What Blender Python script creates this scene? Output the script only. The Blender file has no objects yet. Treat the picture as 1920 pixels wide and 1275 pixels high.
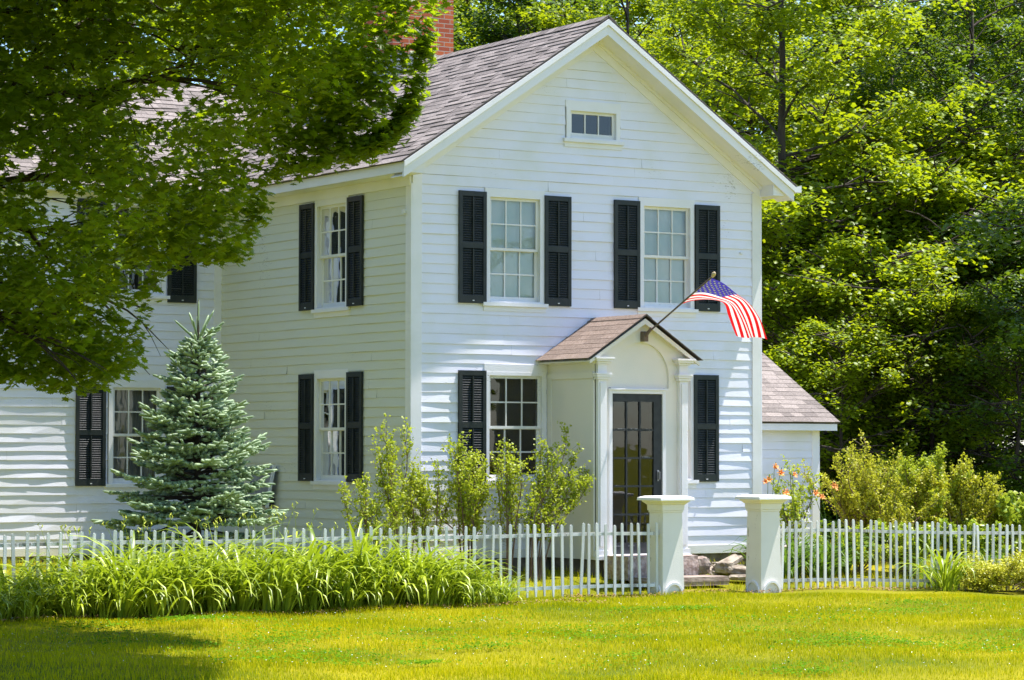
import bpy, math, random
import numpy as np
from mathutils import Vector, Matrix
random.seed(7); RNG = np.random.default_rng(7)
C = bpy.context.scene
COL = C.collection
# ------------------------------------------------------------------ camera
CAM = np.array([-17.357, -30.096, 1.3836]); YAW, PITCH, ROLL, FPX = .56, .0407, .0014, 5117.5
cd = bpy.data.cameras.new('camera'); cam = bpy.data.objects.new('camera', cd); COL.objects.link(cam)
cd.sensor_width = 36; cd.lens = FPX/1920*36; cd.clip_start = .5; cd.clip_end = 3000
D3 = np.array([math.sin(YAW)*math.cos(PITCH), math.cos(YAW)*math.cos(PITCH), math.sin(PITCH)])
R3 = np.array([math.cos(YAW), -math.sin(YAW), 0.]); U3 = np.cross(R3, D3)
RR = R3*math.cos(ROLL)+U3*math.sin(ROLL); UU = -R3*math.sin(ROLL)+U3*math.cos(ROLL)
cam.matrix_world = Matrix(((RR[0], UU[0], -D3[0], CAM[0]), (RR[1], UU[1], -D3[1], CAM[1]), (RR[2], UU[2], -D3[2], CAM[2]), (0, 0, 0, 1)))
C.camera = cam
def on(px, py, ax, c):
    v = D3*FPX + RR*(px-960) + UU*(637.5-py); return CAM + v*((c-CAM[ax])/v[ax])
def at(px, py, dist):
    v = D3*FPX + RR*(px-960) + UU*(637.5-py); return CAM + v*dist/FPX
# ------------------------------------------------------------------ light
w = bpy.data.worlds.new('World'); C.world = w; w.use_nodes = True
nt = w.node_tree; bg = nt.nodes['Background']; sk = nt.nodes.new('ShaderNodeTexSky'); sk.sky_type = 'NISHITA'
sk.sun_disc = False; sk.sun_elevation = math.radians(69.2); sk.sun_rotation = math.radians(102); sk.air_density = 1.0; sk.dust_density = .4; sk.ozone_density = 6.0
nt.links.new(sk.outputs[0], bg.inputs[0]); bg.inputs[1].default_value = .14
ld = bpy.data.lights.new('sun', 'SUN'); ld.energy = 5.0; ld.angle = math.radians(.53); ld.color = (1, .955, .93)
so = bpy.data.objects.new('sun', ld); COL.objects.link(so)
so.rotation_euler = Vector((-.37, .094, -1)).to_track_quat('-Z', 'Y').to_euler()
C.view_settings.view_transform = 'Standard'; C.view_settings.look = 'None'; C.view_settings.gamma = 1; C.view_settings.exposure = 1.1
C.render.engine = 'CYCLES'
C.cycles.max_bounces = 8; C.cycles.diffuse_bounces = 4; C.cycles.transmission_bounces = 6; C.cycles.transparent_max_bounces = 8
# ------------------------------------------------------------------ materials
def mat(name, col, rough=.6, col2=None, scale=5., bump=0., bscale=60., detail=4., stretch=None, spec=.35, lo=.4, hi=.6, island=0.):
    m = bpy.data.materials.new(name); m.use_nodes = True; t = m.node_tree; b = t.nodes['Principled BSDF']
    b.inputs['Roughness'].default_value = rough; b.inputs['Specular IOR Level'].default_value = spec
    b.inputs['Base Color'].default_value = (*col, 1)
    tc = t.nodes.new('ShaderNodeTexCoord'); src = tc.outputs['Object']
    if stretch:
        mp = t.nodes.new('ShaderNodeMapping'); mp.inputs['Scale'].default_value = stretch; t.links.new(src, mp.inputs[0]); src = mp.outputs[0]
    last = None
    if col2:
        n = t.nodes.new('ShaderNodeTexNoise'); n.inputs['Scale'].default_value = scale; n.inputs['Detail'].default_value = detail
        t.links.new(src, n.inputs['Vector'])
        r = t.nodes.new('ShaderNodeValToRGB'); r.color_ramp.elements[0].position = lo; r.color_ramp.elements[1].position = hi
        r.color_ramp.elements[0].color = (*col, 1); r.color_ramp.elements[1].color = (*col2, 1)
        t.links.new(n.outputs[0], r.inputs[0]); last = r.outputs[0]
    if island:
        g = t.nodes.new('ShaderNodeNewGeometry'); mr = t.nodes.new('ShaderNodeMapRange')
        mr.inputs[3].default_value = 1-island; mr.inputs[4].default_value = 1+island
        t.links.new(g.outputs['Random Per Island'], mr.inputs[0])
        mx = t.nodes.new('ShaderNodeVectorMath'); mx.operation = 'SCALE'
        if last: t.links.new(last, mx.inputs[0])
        else: mx.inputs[0].default_value = col
        t.links.new(mr.outputs[0], mx.inputs['Scale']); last = mx.outputs[0]
    if last: t.links.new(last, b.inputs['Base Color'])
    if bump:
        n2 = t.nodes.new('ShaderNodeTexNoise'); n2.inputs['Scale'].default_value = bscale; n2.inputs['Detail'].default_value = 5
        t.links.new(src, n2.inputs['Vector'])
        bp = t.nodes.new('ShaderNodeBump'); bp.inputs['Strength'].default_value = bump; bp.inputs['Distance'].default_value = .01
        t.links.new(n2.outputs[0], bp.inputs['Height']); t.links.new(bp.outputs[0], b.inputs['Normal'])
    return m
def paint(name, col, peel=(.34, .33, .32), amount=.36, stretch=(1, 1, 5), grime=(.70, .70, .66)):
    m = mat(name, col, .55, grime, 1.3, .25, 90., 6., None, .3, .45, .8)
    t = m.node_tree; b = t.nodes['Principled BSDF']; tc = [n for n in t.nodes if n.type == 'TEX_COORD'][0]
    mp = t.nodes.new('ShaderNodeMapping'); mp.inputs['Scale'].default_value = stretch; t.links.new(tc.outputs['Object'], mp.inputs[0])
    n = t.nodes.new('ShaderNodeTexNoise'); n.inputs['Scale'].default_value = 14; n.inputs['Detail'].default_value = 8; n.inputs['Roughness'].default_value = .75
    t.links.new(mp.outputs[0], n.inputs['Vector'])
    n3 = t.nodes.new('ShaderNodeTexNoise'); n3.inputs['Scale'].default_value = 1.1; n3.inputs['Detail'].default_value = 2; t.links.new(tc.outputs['Object'], n3.inputs['Vector'])
    mu = t.nodes.new('ShaderNodeMath'); mu.operation = 'MULTIPLY'; t.links.new(n.outputs[0], mu.inputs[0]); t.links.new(n3.outputs[0], mu.inputs[1])
    r = t.nodes.new('ShaderNodeValToRGB'); r.color_ramp.elements[0].position = amount; r.color_ramp.elements[1].position = amount+.015
    r.color_ramp.elements[0].color = (0, 0, 0, 1); r.color_ramp.elements[1].color = (1, 1, 1, 1)
    t.links.new(mu.outputs[0], r.inputs[0])
    mx = t.nodes.new('ShaderNodeMix'); mx.data_type = 'RGBA'; old = b.inputs['Base Color'].links[0].from_socket
    t.links.new(r.outputs[0], mx.inputs['Factor']); t.links.new(old, mx.inputs['A']); mx.inputs['B'].default_value = (*peel, 1)
    t.links.new(mx.outputs['Result'], b.inputs['Base Color'])
    return m
def leafmat(name, c1, c2, trans=(.2, .35, .02), tf=.45, vs=.9, rough=.45, spec=.3):
    m = bpy.data.materials.new(name); m.use_nodes = True; t = m.node_tree; t.nodes.clear()
    out = t.nodes.new('ShaderNodeOutputMaterial'); g = t.nodes.new('ShaderNodeNewGeometry'); tc = t.nodes.new('ShaderNodeTexCoord')
    n = t.nodes.new('ShaderNodeTexNoise'); n.inputs['Scale'].default_value = vs; n.inputs['Detail'].default_value = 2; t.links.new(tc.outputs['Object'], n.inputs['Vector'])
    ad = t.nodes.new('ShaderNodeMath'); ad.operation = 'ADD'; t.links.new(g.outputs['Random Per Island'], ad.inputs[0]); t.links.new(n.outputs[0], ad.inputs[1])
    mr = t.nodes.new('ShaderNodeMapRange'); mr.inputs[1].default_value = .3; mr.inputs[2].default_value = 1.3; t.links.new(ad.outputs[0], mr.inputs[0])
    mx = t.nodes.new('ShaderNodeMix'); mx.data_type = 'RGBA'; t.links.new(mr.outputs[0], mx.inputs['Factor']); mx.inputs['A'].default_value = (*c1, 1); mx.inputs['B'].default_value = (*c2, 1)
    p = t.nodes.new('ShaderNodeBsdfPrincipled'); p.inputs['Roughness'].default_value = rough; p.inputs['Specular IOR Level'].default_value = spec; t.links.new(mx.outputs['Result'], p.inputs['Base Color'])
    tr = t.nodes.new('ShaderNodeBsdfTranslucent'); tr.inputs[0].default_value = (*trans, 1)
    ms = t.nodes.new('ShaderNodeMixShader'); ms.inputs[0].default_value = tf; t.links.new(p.outputs[0], ms.inputs[1]); t.links.new(tr.outputs[0], ms.inputs[2]); t.links.new(ms.outputs[0], out.inputs[0])
    return m
M = {}
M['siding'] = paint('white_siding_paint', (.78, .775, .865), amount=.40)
M['bouncesiding'] = paint('bounce_tinted_siding_paint', (.68, .68, .585), amount=.40, grime=(.69, .68, .60))  # same white boards, with the side wall's yellow-green bounce light put into the colour
M['trim'] = paint('white_trim_paint', (.82, .80, .815), amount=.42)
M['oldtrim'] = paint('weathered_white_paint', (.79, .77, .74), amount=.38, grime=(.62, .61, .55))
M['postpaint'] = paint('stained_post_paint', (.79, .755, .69), peel=(.42, .38, .31), amount=.315, stretch=(1, 1, .4), grime=(.60, .57, .49))
M['cream'] = paint('cream_white_paint', (.80, .755, .68), amount=.41)
M['fence'] = paint('weathered_fence_paint', (.74, .75, .72), peel=(.33, .31, .27), amount=.31, stretch=(1, 1, .25), grime=(.50, .52, .46))
for k_ in ('fence',):
    t_ = M[k_].node_tree; b_ = t_.nodes['Principled BSDF']; g_ = t_.nodes.new('ShaderNodeObjectInfo'); mr_ = t_.nodes.new('ShaderNodeMapRange'); mr_.inputs[3].default_value = .72; mr_.inputs[4].default_value = 1.08; t_.links.new(g_.outputs['Random'], mr_.inputs[0]); vm_ = t_.nodes.new('ShaderNodeVectorMath'); vm_.operation = 'SCALE'; t_.links.new(b_.inputs['Base Color'].links[0].from_socket, vm_.inputs[0]); t_.links.new(mr_.outputs[0], vm_.inputs['Scale']); t_.links.new(vm_.outputs[0], b_.inputs['Base Color'])
M['shutter'] = mat('dark_green_shutter_paint', (.012, .018, .016), .45, (.022, .026, .024), 7, .2, 40)
M['door'] = mat('dark_door_paint', (.018, .020, .024), .4, (.03, .032, .036), 9, .1)
M['scuff'] = mat('scuffed_putty', (.30, .31, .33), .7, (.05, .05, .06), 30, lo=.45, hi=.55)
M['shingle'] = mat('brown_asphalt_shingle', (.185, .158, .140), .9, (.26, .222, .197), 40, .5, 300, island=.30, spec=.15)
M['porchshingle'] = mat('tan_asphalt_shingle', (.205, .150, .117), .9, (.26, .20, .165), 30, .5, 300, island=.14, spec=.15)
M['edge'] = mat('dark_drip_edge', (.06, .05, .045), .7)
M['metal'] = mat('grey_flashing', (.30, .31, .33), .45, (.2, .2, .21), 8, spec=.5)
M['gutter'] = mat('white_gutter_metal', (.75, .75, .76), .35)
M['found'] = mat('foundation_stone', (.11, .09, .075), .9, (.2, .17, .14), 6, .6, 25)
M['granite'] = mat('rough_pink_granite', (.34, .25, .21), .9, (.52, .42, .37), 22, 1.0, 18)
M['slab'] = mat('brown_stone_slab', (.23, .17, .14), .9, (.33, .27, .22), 9, .6, 30)
M['stone'] = mat('mossy_fieldstone', (.19, .15, .11), .95, (.36, .31, .24), 8, .9, 14)
M['bark'] = mat('grey_brown_bark', (.035, .027, .02), .95, (.075, .06, .046), 5, .9, 16, stretch=(1, 1, .25))
M['darkbark'] = mat('dark_bark', (.035, .026, .02), .95, (.075, .058, .045), 5, .9, 16, stretch=(1, 1, .25))
M['twig'] = mat('reddish_twig', (.13, .075, .055), .9, (.2, .14, .1), 6)
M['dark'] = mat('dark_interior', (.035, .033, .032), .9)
M['pole'] = mat('bronze_flagpole', (.12, .085, .06), .35, spec=.6)
M['gold'] = mat('brass_ball', (.5, .38, .2), .25, spec=.8)
M['drape'] = mat('grey_beige_drape', (.40, .37, .31), .9, (.3, .28, .25), 3, stretch=(6, 6, 1))
M['shade'] = mat('pale_window_shade', (.86, .90, .92), .9, (.68, .80, .82), 1.6)
M['lace'] = mat('cream_curtain', (.62, .58, .47), .9, (.42, .39, .32), 2.5, stretch=(8, 8, 1))
M['orange'] = mat('orange_petal', (.80, .28, .07), .6, (.90, .42, .12), 20)
M['yellowbud'] = mat('yellow_bud', (.45, .48, .05), .6)
M['red'] = mat('flag_red', (.62, .012, .025), .8)
M['maple'] = leafmat('maple_leaf', (.008, .026, .004), (.085, .145, .007), (.54, .72, .01), .33)
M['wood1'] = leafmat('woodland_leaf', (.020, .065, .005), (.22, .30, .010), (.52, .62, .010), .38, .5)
M['wood2'] = leafmat('deep_woodland_leaf', (.014, .042, .006), (.070, .125, .008), (.27, .40, .010), .33, .5)  # deep leaf tone, darkened further so the right-hand trees look shaded
M['shrub'] = leafmat('yellow_green_shrub_leaf', (.08, .16, .014), (.42, .46, .030), (.52, .62, .03), .38, 3.)
M['shrub2'] = leafmat('olive_shrub_leaf', (.09, .14, .014), (.50, .47, .032), (.56, .58, .03), .38, 3.)
M['lily'] = leafmat('daylily_blade', (.040, .105, .008), (.44, .52, .03), (.42, .55, .02), .28, 2., .38, .45)
M['lilydark'] = leafmat('deep_green_blade', (.04, .10, .012), (.12, .21, .022), (.18, .32, .02), .3, 2.)
M['grassm'] = leafmat('lawn_blade', (.065, .165, .004), (.60, .50, .004), (.44, .50, .004), .28, .25, .7, .04)
M['clover'] = leafmat('clover_leaf', (.045, .12, .004), (.13, .26, .006), (.2, .4, .01), .25, 2., .7, .04)
M['cover'] = leafmat('groundcover_leaf', (.18, .30, .02), (.40, .44, .04), (.4, .5, .03), .35, 2.)
M['juniper'] = leafmat('golden_juniper', (.16, .20, .012), (.66, .62, .04), (.4, .42, .02), .2, 3.)
M['spruce'] = leafmat('blue_spruce_needle', (.06, .13, .065), (.48, .60, .36), (.3, .42, .15), .22, 1.5, .5, .35)
M['brown'] = mat('dead_leaf_brown', (.28, .17, .06), .9)
m = bpy.data.materials.new('window_glass'); m.use_nodes = True; t = m.node_tree; t.nodes.clear()
o_ = t.nodes.new('ShaderNodeOutputMaterial'); tr = t.nodes.new('ShaderNodeBsdfTransparent'); tr.inputs[0].default_value = (.86, .9, .9, 1)
gl = t.nodes.new('ShaderNodeBsdfGlossy'); gl.inputs['Roughness'].default_value = .015; lw = t.nodes.new('ShaderNodeFresnel'); lw.inputs[0].default_value = 1.8
nz = t.nodes.new('ShaderNodeTexNoise'); nz.inputs['Scale'].default_value = 2.2; tcg = t.nodes.new('ShaderNodeTexCoord'); t.links.new(tcg.outputs['Object'], nz.inputs['Vector'])
bp_ = t.nodes.new('ShaderNodeBump'); bp_.inputs['Strength'].default_value = .06; bp_.inputs['Distance'].default_value = .05; t.links.new(nz.outputs[0], bp_.inputs['Height']); t.links.new(bp_.outputs[0], gl.inputs['Normal'])
mxg = t.nodes.new('ShaderNodeMixShader'); t.links.new(lw.outputs[0], mxg.inputs[0]); t.links.new(tr.outputs[0], mxg.inputs[1]); t.links.new(gl.outputs[0], mxg.inputs[2]); t.links.new(mxg.outputs[0], o_.inputs[0]); M['glass'] = m
# brick
m = bpy.data.materials.new('red_brick'); m.use_nodes = True; t = m.node_tree; b = t.nodes['Principled BSDF']; b.inputs['Roughness'].default_value = .9
tc = t.nodes.new('ShaderNodeTexCoord'); sx = t.nodes.new('ShaderNodeSeparateXYZ'); cx = t.nodes.new('ShaderNodeCombineXYZ'); adx = t.nodes.new('ShaderNodeMath'); adx.operation = 'ADD'
t.links.new(tc.outputs['Object'], sx.inputs[0]); t.links.new(sx.outputs[0], adx.inputs[0]); t.links.new(sx.outputs[1], adx.inputs[1]); t.links.new(adx.outputs[0], cx.inputs[0]); t.links.new(sx.outputs[2], cx.inputs[1])
bk = t.nodes.new('ShaderNodeTexBrick'); bk.inputs['Scale'].default_value = 1; bk.inputs['Brick Width'].default_value = .2; bk.inputs['Row Height'].default_value = .069; bk.inputs['Mortar Size'].default_value = .006
bk.inputs['Color1'].default_value = (.52, .12, .035, 1); bk.inputs['Color2'].default_value = (.34, .065, .03, 1); bk.inputs['Mortar'].default_value = (.44, .36, .28, 1); bk.inputs['Bias'].default_value = -.2
t.links.new(cx.outputs[0], bk.inputs['Vector']); t.links.new(bk.outputs['Color'], b.inputs['Base Color']); bp2 = t.nodes.new('ShaderNodeBump'); bp2.inputs['Strength'].default_value = .6; bp2.inputs['Distance'].default_value = .01
inv = t.nodes.new('ShaderNodeMath'); inv.operation = 'SUBTRACT'; inv.inputs[0].default_value = 1; t.links.new(bk.outputs['Fac'], inv.inputs[1]); t.links.new(inv.outputs[0], bp2.inputs['Height']); t.links.new(bp2.outputs[0], b.inputs['Normal']); M['brick'] = m
# ground
def groundmat():
    m = mat('lawn_ground', (.075, .105, .004), .95, (.27, .235, .008), .5, .5, 60, 8, lo=.35, hi=.65, spec=.1)
    return m
M['ground'] = groundmat()
# flag
m = bpy.data.materials.new('flag_cloth'); m.use_nodes = True; t = m.node_tree; b = t.nodes['Principled BSDF']; b.inputs['Roughness'].default_value = .8
def mth(op, a, bb=None):
    n = t.nodes.new('ShaderNodeMath'); n.operation = op
    for i, x in enumerate((a, bb)):
        if x is None: continue
        if isinstance(x, (int, float)): n.inputs[i].default_value = x
        else: t.links.new(x, n.inputs[i])
    return n.outputs[0]
uvn = t.nodes.new('ShaderNodeUVMap'); uvn.uv_map = 'UVMap'; sp = t.nodes.new('ShaderNodeSeparateXYZ'); t.links.new(uvn.outputs[0], sp.inputs[0])
v13 = mth('FLOOR', mth('MULTIPLY', sp.outputs[1], 13)); odd = mth('MODULO', v13, 2.0)
mx = t.nodes.new('ShaderNodeMix'); mx.data_type = 'RGBA'; t.links.new(odd, mx.inputs['Factor']); mx.inputs['A'].default_value = (.70, .004, .008, 1); mx.inputs['B'].default_value = (.82, .80, .78, 1)
can = mth('MULTIPLY', mth('LESS_THAN', sp.outputs[0], .4), mth('LESS_THAN', sp.outputs[1], 7/13))
mx2 = t.nodes.new('ShaderNodeMix'); mx2.data_type = 'RGBA'; t.links.new(can, mx2.inputs['Factor']); t.links.new(mx.outputs['Result'], mx2.inputs['A']); mx2.inputs['B'].default_value = (.045, .035, .30, 1)
trn = t.nodes.new('ShaderNodeBsdfTranslucent'); t.links.new(mx2.outputs['Result'], trn.inputs[0]); t.links.new(mx2.outputs['Result'], b.inputs['Base Color'])
mss = t.nodes.new('ShaderNodeMixShader'); mss.inputs[0].default_value = .35; t.links.new(b.outputs[0], mss.inputs[1]); t.links.new(trn.outputs[0], mss.inputs[2]); t.links.new(mss.outputs[0], t.nodes['Material Output'].inputs[0]); M['flag'] = m
# ------------------------------------------------------------------ object helpers
def tag(o, label=None, cat=None, group=None, kind=None):
    if label: o['label'] = label
    if cat: o['category'] = cat
    if group: o['group'] = group
    if kind: o['kind'] = kind
    return o
def empty(name, loc=(0, 0, 0), rz=0, label=None, cat=None, group=None):
    o = bpy.data.objects.new(name, None); COL.objects.link(o); o.location = loc; o.rotation_euler = (0, 0, rz); o.empty_display_size = .2
    return tag(o, label, cat, group)
def link(name, me, parent=None):
    o = bpy.data.objects.new(name, me); COL.objects.link(o); o.parent = parent; return o
class MB:
    def __init__(s): s.v = []; s.f = []; s.m = []
    def add(s, vs, fs, m=0):
        k = len(s.v); s.v += [tuple(x) for x in vs]; s.f += [tuple(i+k for i in f) for f in fs]; s.m += [m]*len(fs)
    def box(s, x0, x1, y0, y1, z0, z1, m=0): s.fbox(W0, x0, x1, z0, z1, -y1, -y0, m)
    def fbox(s, fr, u0, u1, v0, v1, n0, n1, m=0):
        P = [fr(u, v, n) for n in (n0, n1) for v in (v0, v1) for u in (u0, u1)]
        s.add(P, [(0, 2, 3, 1), (4, 5, 7, 6), (0, 1, 5, 4), (2, 6, 7, 3), (0, 4, 6, 2), (1, 3, 7, 5)], m)
    def prism(s, A, B, m=0):     # two equal loops
        n = len(A); s.add(list(A)+list(B), [tuple(range(n-1, -1, -1)), tuple(range(n, 2*n))]+[(i, (i+1) % n, n+(i+1) % n, n+i) for i in range(n)], m)
    def tube(s, pts, rad, sides=6, m=0, cap=True):
        pts = [np.array(p, float) for p in pts]; k = len(pts); vs = []
        up = np.array([.13, .27, .95])
        for i, p in enumerate(pts):
            d = pts[min(i+1, k-1)]-pts[max(i-1, 0)]; d /= (np.linalg.norm(d)+1e-9)
            a = np.cross(d, up)
            if np.linalg.norm(a) < .1: a = np.cross(d, [1, 0, 0])
            a /= np.linalg.norm(a); b = np.cross(d, a)
            for j in range(sides):
                th = 2*math.pi*j/sides; vs.append(p+(a*math.cos(th)+b*math.sin(th))*rad[i])
        fs = [(i*sides+j, i*sides+(j+1) % sides, (i+1)*sides+(j+1) % sides, (i+1)*sides+j) for i in range(k-1) for j in range(sides)]
        if cap: fs += [tuple(range(sides))[::-1], tuple(range((k-1)*sides, k*sides))]
        s.add(vs, fs, m)
    def build(s, name, mats, parent=None, smooth=False, org=(0, 0, 0), bevel=0):
        me = bpy.data.meshes.new(name); o3 = np.array(org)
        me.from_pydata([tuple(np.array(v)-o3) for v in s.v], [], s.f)
        for q in (mats if isinstance(mats, list) else [mats]): me.materials.append(q)
        if any(s.m): me.polygons.foreach_set('material_index', s.m)
        if smooth: me.polygons.foreach_set('use_smooth', [True]*len(me.polygons))
        me.update(); o = link(name, me, parent)
        if bevel:
            b = o.modifiers.new('bevel', 'BEVEL'); b.width = bevel; b.segments = 2; b.limit_method = 'ANGLE'
        return o
def frame(O, U, N):
    O = np.array(O, float); U = np.array(U, float); N = np.array(N, float); Z = np.array([0, 0, 1.])
    return lambda u, v, n: tuple(O+U*u+Z*v+N*n)
W0 = frame((0, 0, 0), (1, 0, 0), (0, -1, 0))
def arrmesh(name, V, F, mats, midx=None, smooth=False):      # V (n,3)  F (m,k)
    me = bpy.data.meshes.new(name); V = np.asarray(V, np.float32); F = np.asarray(F, np.int32); k = F.shape[1]
    me.vertices.add(len(V)); me.vertices.foreach_set('co', V.ravel())
    me.loops.add(F.size); me.loops.foreach_set('vertex_index', F.ravel())
    me.polygons.add(len(F)); me.polygons.foreach_set('loop_start', np.arange(len(F), dtype=np.int32)*k); me.polygons.foreach_set('loop_total', np.full(len(F), k, np.int32))
    for q in (mats if isinstance(mats, list) else [mats]): me.materials.append(q)
    if midx is not None: me.polygons.foreach_set('material_index', np.asarray(midx, np.int32))
    me.update(calc_edges=True); me.validate()
    if smooth: me.polygons.foreach_set('use_smooth', [True]*len(me.polygons))
    return me
def scatter(P, N, S, tv, tf, spin=None):    # place template at points with normal N, size S
    n = len(P); N = N/np.linalg.norm(N, axis=1, keepdims=True)
    a = RNG.normal(size=(n, 3)) if spin is None else spin
    A = np.cross(N, a); A /= (np.linalg.norm(A, axis=1, keepdims=True)+1e-9); B = np.cross(N, A)
    tv = np.asarray(tv, float); V = (P[:, None, :] + S[:, None, None]*(tv[None, :, 0:1]*A[:, None, :]+tv[None, :, 1:2]*B[:, None, :]+tv[None, :, 2:3]*N[:, None, :])).reshape(-1, 3)
    tf = np.asarray(tf); F = (tf[None]+(np.arange(n)*len(tv))[:, None, None]).reshape(-1, tf.shape[1]); return V, F
# maple leaf outline as a fan of triangles round the centre, slightly cupped
_o = [(0, -.45), (.12, -.2), (.42, -.3), (.33, -.08), (.55, .12), (.3, .16), (.28, .34), (.13, .26), (0, .62)]
_o = _o + [(-x, y) for x, y in _o[-2:0:-1]]
LEAF_V = [(0, 0, .05)]+[(x, y, -.10*abs(x)-.06*y*y) for x, y in _o]
LEAF_F = [(0, i+1, (i+1) % len(_o)+1) for i in range(len(_o))]
LV6 = [(0, -.5, -.03), (.30, -.12, -.04), (.42, .22, -.08), (0, .55, -.05), (-.42, .22, -.08), (-.30, -.12, -.04), (0, .02, .04)]
LF6 = [(6, i, (i+1) % 6) for i in range(6)]
LSV = [(0, -.5, 0), (.22, 0, -.03), (0, .5, -.05), (-.22, 0, -.03)]; LSF = [(0, 1, 2), (0, 2, 3)]
# ------------------------------------------------------------------ ground
def sm(a, b, x): t = np.clip((x-a)/(b-a), 0, 1); return t*t*(3-2*t)
def H(x, y):
    x = np.asarray(x, float); y = np.asarray(y, float)
    h = -.17-.19*sm(-.4, -2.6, y)-.04*sm(-3, -12, y)
    h = h-.085*sm(4.2, 7.5, x)*sm(2, -2.5, y)
    h = h+.02*np.sin(x*1.3+y*.7)*sm(-3.2, -5, y)+.012*np.sin(x*3.1-y*2.3)
    h = h+.35*sm(12, 40, y)
    return h
gx = np.concatenate([-np.geomspace(14, 900, 16)[::-1], np.arange(-13.5, 14, .5), np.geomspace(14.5, 900, 16)])
gy = np.concatenate([-np.geomspace(32, 900, 14)[::-1], np.arange(-31.5, 16, .5), np.geomspace(16.5, 900, 16)])
GX, GY = np.meshgrid(gx, gy); V = np.stack([GX.ravel(), GY.ravel(), H(GX, GY).ravel()], 1); nx = len(gx)
F = [(j*nx+i, j*nx+i+1, (j+1)*nx+i+1, (j+1)*nx+i) for j in range(len(gy)-1) for i in range(nx-1)]
tag(link('lawn', arrmesh('lawn', V, F, M['ground'], smooth=True)), kind='structure')
# ------------------------------------------------------------------ house
XR = 5.55; EAVE = 4.93; RX = 2.775; SL = .663; YW = 5.5
house = empty('house', (0, 0, 0), 0, 'white clapboard farmhouse with dark shutters, gable front, left wing and brown shingle roof', 'house')
front = frame((0, 0, 0), (1, 0, 0), (0, -1, 0))
side = frame((0, 0, 0), (0, 1, 0), (-1, 0, 0))
wing = frame((0, YW, 0), (1, 0, 0), (0, -1, 0))
lean = frame((0, 2.5, 0), (1, 0, 0), (0, -1, 0))
right = frame((XR, 0, 0), (0, 1, 0), (1, 0, 0))
def clap(mb, fr, u0, u1, v0, v1, holes, expo=.127, lip=.0105, ul=None, ur=None, flip=False, seed=0, wav=1.):
    rs = random.Random(seed); ul = ul or (lambda v: u0); ur = ur or (lambda v: u1)
    row = 0; vb = v0
    while vb < v1-1e-4:
        vt = min(vb+expo*(1+rs.uniform(-.03, .03)), v1); lp = lip*rs.uniform(.8, 1.25); ph = rs.uniform(0, 9); ph2 = rs.uniform(0, 9)
        joints = []; jx = u0+rs.uniform(.6, 3.6)
        while jx < u1: joints.append(jx); jx += rs.uniform(2.2, 4.4)
        bprm = [(lip*rs.uniform(.8, 1.25), rs.uniform(0, 9), rs.uniform(0, 9)) for _ in range(len(joints)+1)]
        cuts = sorted({vb, vt} | {c for h in holes for c in (h[2], h[3]) if vb+1e-4 < c < vt-1e-4})
        for a, b in zip(cuts[:-1], cuts[1:]):
            iv = [(None, None)]
            L, R = ul(a), ur(a); segs = [[L, R, True, True]]
            for h in holes:
                if h[2] < b-1e-5 and h[3] > a+1e-5:
                    ns = []
                    for s in segs:
                        if h[1] <= s[0] or h[0] >= s[1]: ns.append(s); continue
                        if h[0] > s[0]: ns.append([s[0], h[0], s[2], False])
                        if h[1] < s[1]: ns.append([h[1], s[1], False, s[3]])
                    segs = ns
            seg2 = []
            for s in segs:
                cur_ = s[0]; first = True
                for jx in joints:
                    if cur_+.15 < jx < s[1]-.15: seg2.append([cur_, jx-.0005, s[2] and first, False]); cur_ = jx+.0005; first = False
                seg2.append([cur_, s[1], s[2] and first, s[3]])
            for s in seg2:
                bi = sum(1 for jx in joints if jx < (s[0]+s[1])/2); lp, ph, ph2 = bprm[bi]
                Lb, Rb = s[0], s[1]; Lt = ul(b) if s[2] and s[0] == L else Lb; Rt = ur(b) if s[3] and s[1] == R else Rb
                if Rt < Lt: Lt = Rt = (Lt+Rt)/2
                k = max(1, int((Rb-Lb)/.3)); vs = []
                def dep(u, v):
                    wv = 1+wav*(.30*math.sin(u*2.1+ph)+.22*math.sin(u*5.3+ph2)); return .001+lp*wv*(vt-v)/expo
                for i in range(k+1):
                    q = i/k; ub = Lb+(Rb-Lb)*q; ut = Lt+(Rt-Lt)*q; sag = wav*.0018*math.sin(ub*3.3+ph)
                    vs += [fr(ub, a-sag*(a == vb), 0), fr(ub, a-sag*(a == vb), dep(ub, a)), fr(ut, b, dep(ut, b))]
                fs = []
                for i in range(k):
                    p = 3*i
                    fs.append((p+1, p+4, p+5, p+2))
                    if a == vb: fs.append((p, p+3, p+4, p+1))
                mb.add(vs, fs)
        vb = vt; row += 1
PR = random.Random(77)
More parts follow.
